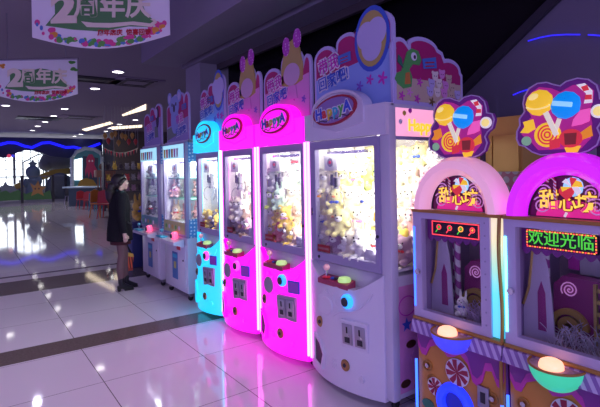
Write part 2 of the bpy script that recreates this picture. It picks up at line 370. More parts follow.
M_dragon = mat('dragon_green_print', (.1,.42,.1), .45)
M_sheen = mat('side_sticker', (.75,.3,.6), .4, var=.25, bscale=6)
M_happy = mat('backlit_pink_panel', (.8,.4,.6), .4, emit=(1,.40,.58), es=.8, var=.2, bscale=5)
M_happytext = mat('backlit_yellow_letters', (.9,.6,.1), .4, emit=(1,.5,.02), es=1.1)
M_hedge = mat('deep_red_outline', (.4,.02,.05), .4)
LOGO = [mat('logo_'+n, c, .4) for n, c in (('blue',(.05,.1,.7)), ('red',(.75,.05,.05)), ('yellow',(.8,.6,.05)), ('cyan',(.05,.5,.7)), ('green',(.1,.5,.1)))]

def scallop(x0, x1, zb, bumps, n=10):
    """outline of a topper board: bumps = (x, half width, side height, peak height) arcs from left to right"""
    pts = [(x1, zb), (x0, zb)]
    for cx, hw, zs, zp in bumps:
        for k in range(n+1):
            a = PI - PI*k/n; pts.append((cx + hw*math.cos(a), zs + (zp-zs)*math.sin(a)))
    out = [pts[0]]
    for p in pts[1:]:
        if abs(p[0]-out[-1][0]) + abs(p[1]-out[-1][1]) > 1e-4: out.append(p)
    return out
def shrink(pts, d):
    n = len(pts); out = []
    ar = sum(pts[i][0]*pts[(i+1) % n][1] - pts[(i+1) % n][0]*pts[i][1] for i in range(n)); sg = 1 if ar > 0 else -1
    for i in range(n):
        a, b, c = Vector(pts[i-1]), Vector(pts[i]), Vector(pts[(i+1) % n]); e1, e2 = (b-a).normalized(), (c-b).normalized()
        n1, n2 = Vector((-e1.y, e1.x))*sg, Vector((-e2.y, e2.x))*sg; m = (n1+n2)
        m = m.normalized() if m.length > 1e-5 else n1
        out.append(tuple(b + m*d/max(.5, m.dot(n1))))
    return out
def clip_top(pts, zf):
    """the part of an outline below the line z = zf(x)"""
    return [(x, min(z, zf(x))) for x, z in pts]
def star(cx, cz, r, n=5, k=.45, rot=PI/2): return [(cx + (r if i % 2 == 0 else r*k)*math.cos(rot+PI*i/n), cz + (r if i % 2 == 0 else r*k)*math.sin(rot+PI*i/n)) for i in range(2*n)]
def flower(parent, cx, cz, r, m, y): MB().prism([(cx + r*(.62+.38*math.cos(5*a))*math.cos(a), cz + r*(.62+.38*math.cos(5*a))*math.sin(a)) for a in [2*PI*k/30 for k in range(30)]], y, y+.003).build('flower_print', m, parent, False)

def topper(root, x0, x1, y, kind):
    W = x1-x0; X = lambda a: x0 + a*W
    zb = 2.0
    if kind == 'oval': bumps = [(X(.16), .16*W, 2.56, 2.665), (X(.46), .14*W, 2.64, 2.71), (X(.79), .21*W, 2.66, 2.79)]
    elif kind == 'bow': bumps = [(X(.20), .20*W, 2.52, 2.635), (X(.62), .22*W, 2.62, 2.75), (X(.92), .08*W, 2.56, 2.66)]
    elif kind == 'koala': bumps = [(X(.14), .14*W, 2.54, 2.62), (X(.42), .14*W, 2.64, 2.74), (X(.68), .12*W, 2.64, 2.74), (X(.90), .10*W, 2.6, 2.72)]
    else: bumps = [(X(.18), .18*W, 2.5, 2.6), (X(.5), .14*W, 2.58, 2.67), (X(.82), .18*W, 2.6, 2.7)]
    out = scallop(x0, x1, zb, bumps)
    o = MB().prism(out, y, y+.02).build('topper_board', M_lilac, root, False)
    inn = shrink(out, .03)
    MB().prism(inn, y-.003, y).build('crimson_print', M_crimson, o, False)
    low = {'oval': M_skyblue, 'bow': M_pinkprint, 'koala': mat('pale_violet_print', (.36,.3,.62), .45), 'dark': mat('pale_violet_print', (.36,.3,.62), .45)}[kind]
    zf = (lambda x: 2.40 + .10*(x-x0)/W) if kind != 'koala' else (lambda x: 2.3 + .1*(x-x0)/W)
    MB().prism(clip_top(inn, zf), y-.005, y-.0031).build('lower_print', low, o, False)
    # lettering in two rows with a pale outline behind
    zt = {'oval': (2.50, 2.375), 'bow': (2.47, 2.345), 'koala': (2.38, 2.22), 'dark': (2.36, 2.22)}[kind]
    xs = {'oval': .22, 'bow': .27, 'koala': .62, 'dark': .34}[kind]
    tl = Matrix.Rotation(-.14, 4, 'Y')
    for s, z, dx, sz, mm in (('带我', zt[0], 0, .13, M_magprint), ('回家吧!', zt[1], .06, .115, M_blue)):
        cx = X(xs + dx)
        text(s, sz, M_whitep, o, (cx, y-.008, z), .011, .001, tl, 'lettering_outline'); text(s, sz, mm, o, (cx, y-.011, z), .001, .001, tl)
    bx, bz = {'oval': (.44, 2.515), 'bow': (.53, 2.49), 'koala': (.82, 2.53), 'dark': (.5, 2.5)}[kind]
    sgn = MB().prism([(X(bx)-.07, bz-.035), (X(bx)+.07, bz-.025), (X(bx)+.065, bz+.045), (X(bx)-.075, bz+.035)], y-.012, y-.006).build('blue_sign', mat('blue_sign_print', (.08,.2,.6), .45), o, False)
    for k in (0, 1): MB().prism([(X(bx)-.045, bz+.012-.026*k), (X(bx)+.04, bz+.016-.026*k), (X(bx)+.04, bz+.008-.026*k), (X(bx)-.045, bz+.004-.026*k)], y-.014, y-.0121).build('red_stroke', M_red, sgn, False)
    if kind == 'oval':
        c = (X(.77), 2.60)
        MB().prism(circ(c[0], c[1], .2*W, .235), y-.008, y-.0052).build('blue_oval', M_blue, o, False); MB().prism(circ(c[0], c[1], .165*W, .20), y-.011, y-.0081).build('yellow_oval', mat('dull_yellow_print', (.5,.38,.12), .45), o, False)
        cl = []
        for bx2, bz2, r in ((-.05,.03,.10), (.05,.04,.10), (.0,-.06,.10)): MB().prism(circ(c[0]+bx2, c[1]+bz2, r, r), y-.0125-.0005*len(cl), y-.0111).build('pale_round_print', M_lilac, o, False); cl.append(1)
        flower(o, X(.74), 2.31, .04, M_magprint, y-.009); flower(o, X(.88), 2.30, .05, M_magprint, y-.009); flower(o, X(.62), 2.28, .04, mat('violet_print', (.25,.12,.6), .45), y-.009)
    if kind == 'bow':
        cx = X(.64); hair = [(cx-.16, 2.44), (cx-.165, 2.58), (cx-.12, 2.72), (cx-.06, 2.80), (cx+.03, 2.83), (cx+.11, 2.74), (cx+.165, 2.58), (cx+.16, 2.45), (cx, 2.41)]
        MB().prism(hair, y-.012, y+.006).build('yellow_shape', mat('dull_yellow_print', (.5,.38,.12), .45), o, False)
        MB().prism(circ(cx, 2.52, .125, .1), y-.015, y-.0121).build('pale_oval', mat('pale_pink_print', (.62,.42,.6), .45), o, False)
        for s in (-1, 1): MB().prism(circ(cx+s*.085+.01, 2.80+.02*s, .055, .085, 14), y-.018, y-.008).build('bow_loop', dots('spotted_bow', (.5,.05,.5), (.75,.45,.75), 36, .35) if 'bw' not in MATS else MATS['bw'], o, False)
        flower(o, X(.66), 2.33, .05, M_magprint, y-.009); flower(o, X(.86), 2.28, .035, mat('violet_print', (.25,.12,.6), .45), y-.009)
        MB().prism([(cx-.06,2.42),(cx+.06,2.42),(cx+.08,2.30),(cx-.08,2.30)], y-.015, y-.008).build('pink_dress', M_pinkprint, o, False)
    if kind == 'koala':
        kb = mat('koala_blue_print', (.3,.38,.75), .45); cx = X(.40)
        MB().prism(circ(cx, 2.40, .14, .2), y-.010, y-.0052).build('body_print', kb, o, False)
        MB().prism(circ(cx, 2.58, .17, .14), y-.014, y-.008).build('face_print', kb, o, False)
        for s in (-1, 1):
            MB().prism(circ(cx+s*.175, 2.70, .075, .085, 16), y-.012, y-.006).build('ear_print', kb, o, False); MB().prism(circ(cx+s*.175, 2.695, .045, .055, 14), y-.014, y-.0121).build('inner_ear', M_lilac, o, False)
            MB().prism(circ(cx+s*.07, 2.60, .018, .025, 10), y-.017, y-.0141).build('eye_print', M_darkp, o, False)
        MB().prism(circ(cx, 2.55, .03, .055, 12), y-.018, y-.0141).build('nose_print', M_darkp, o, False)
        MB().prism([(X(.04), 2.28), (X(.5), 2.32), (X(.5), 2.18), (X(.04), 2.12)], y-.009, y-.0052).build('green_print', mat('dull_green_print', (.18,.24,.2), .45), o, False)
    if kind == 'dark':
        cx = X(.80)
        MB().prism(circ(cx, 2.50, .06, .16, 14), y-.010, y-.0052).build('dark_print', M_darkp, o, False); MB().prism(circ(cx-.03, 2.56, .05, .07, 14), y-.012, y-.0101).build('lilac_spot', M_lilac, o, False)
        MB().prism([(cx-.12, 2.36), (cx+.0, 2.38), (cx+.02, 2.2), (cx-.12, 2.2)], y-.009, y-.0052).build('green_print', mat('dull_green_print', (.18,.24,.2), .45), o, False)
    return o

def claw(root, x, y, z):
    """trolley with a motor box, column and three prongs"""
    mb = MB().box(x-.085, x+.085, y-.06, y+.06, z, z+.13, .008).build('motor_box', M_inner, root)
    MB().lathe([(.035,-.004),(.035,.0)], (x, y-.0605, z+.065), 'y', 18).build('emblem', M_grey, mb); MB().lathe([(.014,-.004),(.014,.0)], (x, y-.065, z+.065), 'y', 12).build('emblem_dot', M_redplastic, mb)
    MB().box(x-.09, x+.35, y-.02, y+.02, z+.13, z+.155).build('rail', M_chrome, root)
    cl = MB().lathe([(.012,-.01),(.012,-.05),(.032,-.055),(.032,-.12),(.02,-.125),(.02,-.16),(.03,-.165),(.03,-.19)][::-1], (x, y, z), 'z', 16).build('claw_body', M_grey, root)
    MB().box(x-.034, x-.018, y-.036, y-.02, z-.12, z-.03).build('solenoid_plate', M_dark, cl); MB().box(x+.018, x+.034, y-.036, y-.02, z-.13, z-.06).build('solenoid_plate', M_dark, cl)
    for k in range(3):
        a = PI/2 + .5 + 2*PI*k/3
        MB().tube([(x + q*math.cos(a), y + q*math.sin(a), z+h) for q, h in ((.02,-.18),(.05,-.17),(.08,-.20),(.09,-.25),(.08,-.30),(.05,-.33))], .005, 6).build('prong', M_steel, cl)
    MB().tube([(x+.08, y, z+.03), (x+.13, y+.02, z-.06), (x+.2, y+.03, z-.12), (x+.27, y+.03, z-.1), (x+.31, y+.05, z+.06)], .004, 6).build('cable', M_grey, root)
    MB().tube([(x-.08, y, z+.03), (x-.1, y, z-.06), (x-.06, y, z-.15), (x-.02, y, z-.17)], .004, 6).build('cable', M_grey, root)

def claw_machine(Yr, Yl, pL, pR, panel, header, post, neon, label, kind, ring, right_glass=False, oval_text=True, D=.84):
    """Yr..Yl = outer edges of the window frame along the row"""
    yc = (Yr+Yl)/2; hw = (Yl-Yr)/2; xl, xr = -hw-pL, hw+pR; k = hw/.39
    t = thing('claw_machine', label, 'claw machine', (FX, yc, 0), -PI/2, 'claw machines')
    # lower cabinet and bulged front
    lower = MB().box(xl+.005, xr-.005, .03, D, .09, .93, .01).build('cabinet', M_body, t)
    nx, nz = 24, 14
    def ztop(x): a = abs(x/(hw+.02)); return .80 + (.135 * max(0, (a-.42)/.58)**1.3)
    def bul(x, z): a = x/(hw+.03); return -(.005 + (.02 + .10*max(0, 1-abs(z-.28)/1.2)) * (1 - a*a))
    def P(x, z): return bul(x, z)
    bm = MB(); rows = []
    for i in range(nx+1):
        x = -hw-.02 + (2*hw+.04)*i/nx; zt = ztop(x); rows.append([bm._v((x, bul(x, .07+(zt-.07)*j/nz), .07+(zt-.07)*j/nz)) for j in range(nz+1)] + [bm._v((x, .03, zt)), bm._v((x, .03, .07))])
    for A, B in zip(rows, rows[1:]):
        m = len(A)
        for j in range(m): bm.bm.faces.new((A[j], B[j], B[(j+1) % m], A[(j+1) % m]))
    bm.bm.faces.new(rows[0]); bm.bm.faces.new(rows[-1][::-1])
    fp = bm.build('front_panel', panel, t)
    def disc(name, x, z, r, m, th=.012, par=fp, n=24): return MB().lathe([(r, 0), (r, -th*.7), (r*.9, -th)][::-1], (x*k, P(x*k, z)+.004, z), 'y', n).build(name, m, par)
    # raised mouldings, speaker, locks, coin door, prize hatch
    disc('speaker_grille', -.10, .64, .072, M_grey if panel is not M_white else M_white, .022)
    for x, z in ((-.20,.49), (.12,.26)):
        dk = disc('lock', x, z, .042, M_gold, .012); disc('lock_core', x, z, .016, M_dark, .017, dk, 14)
    disc('screw_cap', .25, .19, .026, panel, .01)
    rg = disc('start_button', .125, .715, .052, ring, .03); disc('button_face', .118, .712, .036, M_dark, .036, rg)
    def on(x, z):
        """a builder whose y = 0 lies on the curved panel at (x, z)"""
        q = MB(); e = .01; q.M = Matrix.Translation((x, P(x, z), z)) @ Matrix.Rotation(math.atan2(P(x+e, z)-P(x-e, z), 2*e), 4, 'Z') @ Matrix.Rotation(-math.atan2(P(x, z+e)-P(x, z-e), 2*e)*-1, 4, 'X'); return q
    px, pz = .195*k, .49
    cp = on(px, pz).box(-.115*k, .115*k, -.012, .02, -.105, .10, .006).build('coin_panel', panel if panel is M_white else M_grey, fp)
    for s in (-1, 1):
        x = s*.054*k
        cd = on(px, pz).box(x-.043*k, x+.043*k, -.019, -.0125, -.075, .075, .003).build('coin_plate', M_steel, cp)
        on(px, pz).box(x-.006, x+.006, -.021, -.0192, .01, .055).build('coin_slot', M_black, cd); on(px, pz).box(x-.022*k, x+.022*k, -.022, -.0192, -.06, -.02, .001).build('coin_return', M_dark, cd)
        on(px, pz).lathe([(.007,-.004),(.007,0)], (x+.015, -.0195, -.002), 'y', 10).build('bolt', M_chrome, cd)
    hx, hz, q2 = -.19*k, .275, .8*k
    inn_h = [(-.09*q2, .085), (.015*q2, .06), (.095*q2, -.005), (.055*q2, -.1), (-.07*q2, -.085)]
    on(hx, hz).ring([(-.12*q2, .11), (.02*q2, .085), (.12*q2, .0), (.07*q2, -.13), (-.09*q2, -.11)], inn_h, -.014, .02).build('prize_hatch', panel, fp, False)
    on(hx, hz).prism(inn_h, -.008, .015).build('hatch_flap', M_dark, fp, False)
    MB().prism([(-.10*k + (.105+.014*math.cos(7*q))*k*math.cos(q), .64 + (.105+.014*math.cos(7*q))*math.sin(q)) for q in [2*PI*i/42 for i in range(42)]], P(-.1*k,.64)-.006, P(-.1*k,.64)+.03).build('cloud_moulding', panel, fp, False)
    MB().tube([(x*k, P(x*k, z)-.002, z) for x, z in ((-.02,.58),(.04,.62),(.10,.64),(.17,.65),(.24,.69),(.30,.75),(.33,.80))], .008, 6).build('edge_moulding', panel, fp)
    for j in range(4): MB().box(-.02*k, .035*k, P(0, .2+.022*j)-.006, P(0, .2)+.02, .2+.022*j, .209+.022*j, .002).build('vent_rib', panel, fp)
    if panel is not M_white:
        sx, sz_ = .27*k, .675
        st_ = on(sx, sz_).box(-.066*k, .066*k, -.008, .004, -.052, .052).build('sticker', M_blue, fp, False)
        on(sx, sz_).box(-.055*k, .055*k, -.010, -.0081, -.042, .042).build('sticker_face', mat('violet_sticker', (.35,.08,.6), .4), st_, False)
    # curved wings beside the tray
    # control tray with joystick and button
    tr = MB().prism([(-.0, .85), (-.082, .826), (-.082, .79), (-.0, .78)], -.225*k, .12*k, 'yz').build('control_tray', mat('red_tray_print', (.38,.04,.11), .3, var=.3, bscale=30), t, False)
    js = MB().lathe([(.035,0),(.03,.008),(.012,.012)], (-.15*k, -.052, .838), 'z', 16).build('joystick', M_redplastic, t); MB().tube([(-.15*k,-.052,.84), (-.15*k,-.052,.9)], .008, 8).build('stick', M_chrome, js); MB().ball((-.15*k,-.052,.915), .026).build('knob', M_knob, js)
    MB().lathe([(.05,0),(.05,.012),(.042,.03),(.02,.036)], (.05*k, -.045, .838), 'z', 18).build('push_button', M_btngreen, t)
    MB().box(-.055*k, -.02*k, -.06, -.035, .838, .855, .003).build('key_switch', M_dark, t); MB().box(-.09*k, -.06*k, -.065, -.04, .838, .85).build('instruction_plate', M_blue, t)
    # window frame, glass, sides, roof
    def rect(a, b, c, d): return [(a, c), (b, c), (b, d), (a, d)]
    MB().ring(rect(-hw, hw, .945, 1.895), rect(-hw+.065, hw-.045, 1.01, 1.83), -.012, .03).build('window_frame', M_frame, t, False)
    MB().box(-hw+.06, hw-.04, .006, .012, 1.0, 1.84).build('front_glass', M_glass, t, False)
    MB().box(-hw+.01, -hw+.02, -.016, -.012, 1.3, 1.36).build('hinge', M_dark, t)
    MB().lathe([(.012,-.006),(.012,0)], (hw-.02, -.013, 1.2), 'y', 12).build('window_lock', M_dark, t); MB().lathe([(.012,-.006),(.012,0)], (-hw+.10, -.013, .975), 'y', 12).build('window_lock', M_dark, t)
    rs = MB().box(-hw+.072, -hw+.072+.15*k, -.004, -.001, 1.015, 1.07).build('red_sticker', M_sticker, t, False)
    for j in range(8): MB().box(-hw+.082+.0165*k*j, -hw+.082+.0165*k*j+.011*k, -.006, -.0041, 1.034, 1.05).build('sticker_stroke', mat('faded_print', (.4,.2,.2), .5), rs, False)
    for x0, x1 in ((xl, xl+max(.03, pL)), (xr-max(.03, pR), xr)):
        MB().box(x0, x1, .002, .07, .09, 2.10, .006).build('corner_post', post, t)
    for x0 in (xl+.004, xr-.034): MB().box(x0, x0+.03, D-.04, D, .93, 2.10).build('corner_post', M_body, t)
    for s, on in ((xl, neon[0]), (xr, neon[1])):
        if on:
            cx = s + (.014 if s < 0 else -.014)
            MB().tube([(cx, -.008, .12), (cx, -.008, 2.06)], .011, 8).build('glow_strip', on, t)
    MB().box(xl+.004, xl+.016, .07, D-.04, .93, 2.10).build('side_wall', M_inner, t, False)
    if right_glass:
        MB().box(xr-.012, xr-.006, .07, D-.04, .93, 1.88).build('side_glass', M_glass, t, False)
        ph = MB().box(xr-.014, xr-.004, .07, D-.04, 1.89, 2.095).build('side_sign', M_happy, t, False)
        text('Happy A', .115, M_happytext, ph, (xr+.001, .385, 1.965), .004, .002, Matrix.Rotation(PI/2, 4, 'Z'), squash=.95)
        MB().box(xr-.016, xr-.002, .07, D-.04, 1.865, 1.89).build('side_rail', M_frame, t, False)
        for q, (yy, zz, mm) in enumerate(((.16,2.05,M_yellowp),(.12,1.99,M_whitep),(.22,2.07,M_magprint),(.55,2.04,LOGO[3]))):
            MB().ball((xr-.004, yy, zz), (.004,.022,.02), 1).build('sign_print', mm, ph)
        pr = MB().box(xr-.005, xr-.001, .06, D-.02, .13, .86).build('side_print', M_sheen, t, False)
        for a, z, r, mm in ((.14,.59,.05,M_blue),(.34,.60,.05,M_blue),(.5,.5,.07,M_magprint),(.2,.36,.04,M_pinkprint),(.6,.3,.06,M_blue),(.36,.22,.04,M_magprint)):
            MB().prism(star(a, z, r), xr-.0012, xr+.001, 'yz').build('star_print', mm, pr, False)
        for a, z in ((.38,.42),(.18,.45),(.12,.19)): MB().prism(circ(a, z, .05, .028, 14), xr-.0012, xr+.001, 'yz').build('gold_print', M_gold, pr, False)
        for a in (.15, .3, .45): MB().ring(circ(a, .72, .09, .07), circ(a, .72, .082, .062), xr-.0012, xr+.0008, 'yz').build('swirl_print', M_magprint, pr, False)
    else:
        MB().box(xr-.016, xr-.004, .07, D-.04, .93, 2.10).build('side_wall', M_inner, t, False)
    MB().box(xl+.016, xr-.016, D-.02, D-.005, .93, 2.10).build('back_wall', M_inner, t, False)
    MB().box(xl+.002, xr-.002, .03, D, 2.085, 2.11).build('roof', M_body, t, False)
    MB().box(xl+.02, xr-.02, .04, D-.03, .955, .975).build('play_deck', M_inner, t, False)
    MB().box(hw-.045-.16*k, hw-.045, .03, .15, .975, 1.09, .004).build('prize_chute', mat('chute_plastic', (.5,.46,.62), .3), t)
    # stepped shelves that carry the prizes along the far side wall and the back
    T = [1.13, 1.30, 1.47, 1.64]; wd = [.34, .25, .17, .10]
    def steps(s0, sg): 
        prof = [(s0, .975)]
        for z, q_ in zip(T[::-1], wd[::-1]):
            if len(prof) == 1: prof += [(s0, z)]
            else: prof += [(prof[-1][0], z)]
            prof += [(s0 + sg*q_, z)]
        return prof + [(s0 + sg*wd[0], .975)]
    MB().prism(steps(xl+.016, 1), .19, D-.03).build('stepped_shelf', M_inner, t, False)
    MB().prism(steps(D-.03, -1), xl+.03, xr-.03, 'yz').build('stepped_shelf', M_inner, t, False)
    MB().tube([(-hw+.04, .19, 1.36), (-hw+.04, .46, 1.36), (hw-.06, .46, 1.36)], .006, 6).build('guard_rail', M_chrome, t)
    for s in (-1, 1): MB().tube([(s*(hw-.06) if s > 0 else -hw+.04, .46, .975), (s*(hw-.06) if s > 0 else -hw+.04, .46, 1.36)], .006, 6).build('rail_post', M_chrome, t)
    MB().box(-hw+.08, hw-.08, .10, .13, 1.88, 1.895).build('interior_lamp', M_cablamp, t, False)
    MB().box(-hw+.08, hw-.08, .045, .06, 1.865, 1.92).build('lamp_reflector', M_inner, t, False)
    claw(t, -.21*k, .115, 1.66)
    # header with bump, oval badge and lettering
    hx0, hx1 = xl+.002, xr-.002
    arc = circ(-.02*k, 2.115, .30*k, .15, 22, PI, 0)
    MB().prism([(hx1, 1.90), (hx0, 1.90), (hx0, 2.115)] + arc + [(hx1, 2.115)], -.03, .05).build('header', header, t, False)
    MB().ring(arc + [(.28*k, 2.0), (-.02*k, 1.95), (-.32*k, 2.0)], [(p[0]*.93-.0014*k, 2.09+(p[1]-2.09)*.88) for p in arc] + [(.26*k, 2.01), (-.02*k, 1.96), (-.30*k, 2.01)], -.042, -.029).build('header_rim', header, t, False)
    rot = Matrix.Rotation(-.10, 4, 'Y')
    bd = MB(); bd.M = Matrix.Translation((-.04*k, 0, 2.115)) @ rot; bd.prism(circ(0, 0, .25*k, .108), -.05, -.03)
    bd = bd.build('oval_badge', M_hedge, t, False)
    ib = MB(); ib.M = Matrix.Translation((-.04*k, 0, 2.115)) @ rot; ib.prism(circ(0, 0, .232*k, .092), -.053, -.049); ib.build('badge_face', header if header is not M_white else mat('badge_violet', (.3,.2,.5), .35), bd, False)
    ch = 'HappyA'; n = len(ch)
    for i, c_ in enumerate(ch):
        xx = (-.04 + (-.165 + .33*i/(n-1)))*k; zz = 2.112 + .10*(xx+.04*k)*1.0
        text(c_, .115*k, M_whitep, bd, (xx, -.0555, zz), .012*k, .001, rot, 'letter_outline'); text(c_, .115*k, LOGO[i % 5], bd, (xx, -.058, zz), .004*k, .001, rot)
    wv = MB(); wv.M = Matrix.Translation((-.04*k, 0, 2.115)) @ rot; wv.tube([((-.18+.36*i/14)*k, -.054, -.062 + .010*math.sin(i*1.3)) for i in range(15)], .004, 5); wv.build('wave_line', M_darkp, bd)
    topper(t, xl+.02, xr-.005, .07, kind)
    # castors
    for x in (xl+.07, xr-.07):
        for y in (.09, D-.08):
            cs = MB().box(x-.015, x+.015, y-.02, y+.02, .05, .09).build('castor', M_steel, t); MB().lathe([(.028,-.012),(.034,-.008),(.034,.008),(.028,.012)], (x, y, .034), 'x', 16).build('wheel', M_black, cs)
    lamp('cabinet_light', 'AREA', 6*k, (1,.97,.9), t, (.05*k, .36, 1.875), .6*k, .5)
    lamp('strip_light', 'AREA', 4.2*k, (1,.97,.9), t, (hw-.08, .035, 1.45), .03, .75, (PI/2, 0, PI/2-.62))
    lamp('strip_light', 'AREA', 2.5*k, (1,.97,.9), t, (0, .035, 1.855), .6*k, .03, (PI/2-.7, 0, 0))
    return t, xl, xr, hw
CM = {}
CM['white'] = claw_machine(2.30, 3.08, .045, .09, M_white, M_white, M_body, (M_neonlilac, None), 'white claw machine with an unlit front and a pink lit sign on its side', 'oval', M_ringblue, True)
CM['near magenta'] = claw_machine(3.17, 3.89, .045, .03, M_litmag, M_litmag, M_litmag, (M_neonpink, M_neonpink), 'glowing magenta claw machine standing right beside the white claw machine', 'bow', M_ringblue)
CM['far magenta'] = claw_machine(4.02, 4.68, .035, .06, M_litmag, M_litmag, M_litmag, (M_neonpink, M_neonpink), 'glowing magenta claw machine standing next to the cyan one', 'bow', M_ringmag)
CM['cyan'] = claw_machine(4.76, 5.39, .04, .02, M_litcyan, M_litcyan, M_litcyan, (None, M_neoncyan), 'glowing cyan claw machine, the only one lit cyan', 'oval', M_ringmag)
# side topper over the white machine's lit sign
def side_topper():
    t, xl, xr, hw = CM['white']
    out = [(.84,2.11),(.06,2.11),(.05,2.50)] + circ(.14,2.50,.09,.075,8,PI,.35) + circ(.38,2.53,.17,.08,12,PI-.3,.2) + [(.60,2.53)] + circ(.68,2.40,.14,.09,12,PI/2+.4,0) + [(.84,2.38)]
    o = MB().prism(out, xr-.03, xr-.012, 'yz').build('side_topper', M_lilac, t, False)
    inn = shrink(out, .03)
    MB().prism(inn, xr-.012, xr-.010, 'yz').build('crimson_print', M_crimson, o, False)
    MB().prism(clip_top(inn, lambda a: 2.30), xr-.0101, xr-.008, 'yz').build('tan_print', M_tan, o, False)
    x0, x1 = xr-.0082, xr-.004
    g = [(.10,2.25),(.16,2.22),(.24,2.24),(.25,2.31),(.22,2.36),(.26,2.40),(.33,2.40),(.35,2.44),(.32,2.50),(.25,2.51),(.20,2.48),(.17,2.41),(.14,2.34),(.09,2.32),(.07,2.28)]
    MB().prism(g, x0, x1, 'yz').build('green_dragon', M_dragon, o, False)
    MB().prism([(.17,2.25),(.23,2.26),(.22,2.34),(.18,2.33)], x1-.001, x1+.002, 'yz').build('orange_belly', mat('orange_belly_print', (.6,.22,.05), .45), o, False)
    MB().prism(circ(.27,2.455,.03,.03,12), x1-.001, x1+.002, 'yz').build('eye_white', M_whitep, o, False); MB().prism(circ(.277,2.452,.012,.014,10), x1+.0015, x1+.004, 'yz').build('pupil', M_darkp, o, False)
    MB().prism([(.10,2.40),(.16,2.36),(.14,2.43),(.11,2.45)], x1-.001, x1+.002, 'yz').build('wing_print', mat('dark_green_print', (.04,.2,.12), .45), o, False)
    sg = MB().prism([(.37,2.38),(.52,2.40),(.51,2.48),(.36,2.45)], x1-.001, x1+.002, 'yz').build('blue_sign', mat('blue_sign_print', (.08,.2,.6), .45), o, False)
    for k in (0, 1): MB().prism([(.39,2.43-.026*k),(.49,2.443-.026*k),(.49,2.435-.026*k),(.39,2.42-.026*k)], x1+.0015, x1+.004, 'yz').build('red_stroke', M_red, sg, False)
    rnd = random.Random(5)
    pts = [(.50,2.34),(.58,2.36),(.66,2.33),(.46,2.28),(.54,2.29),(.62,2.28),(.70,2.27),(.44,2.22),(.52,2.22),(.60,2.22),(.68,2.21),(.76,2.22)]
    for i, (a, z) in enumerate(pts):
        hd = MB().prism(circ(a, z, .032, .034, 14), x1-.002, x1+.0006*(1+i), 'yz').build('small_bear_print', (M_cream, M_pinkprint, M_tan, M_lilac)[i % 4], o, False)
        for s in (-1, 1): MB().prism(circ(a+s*.025, z+.025, .013, .013, 14), x1-.002, x1+.0004, 'yz').build('ear_print', (M_cream, M_pinkprint, M_tan, M_lilac)[i % 4], hd, False)
        for s in (-1, 1): MB().prism(circ(a+s*.011, z, .004, .005, 6), x1, x1+.0006*(1+i)+.001, 'yz').build('eye_print', M_darkp, hd, False)
    for a, z, m in ((.14,2.17,M_magprint),(.30,2.16,M_magprint),(.22,2.20,M_pinkprint),(.46,2.15,M_gold),(.64,2.14,M_crimson),(.33,2.28,M_magprint)): MB().prism([(a + .035*(.62+.38*math.cos(5*q))*math.cos(q), z + .035*(.62+.38*math.cos(5*q))*math.sin(q)) for q in [2*PI*k/30 for k in range(30)]], x1-.002, x1, 'yz').build('flower_print', m, o, False)
side_topper()

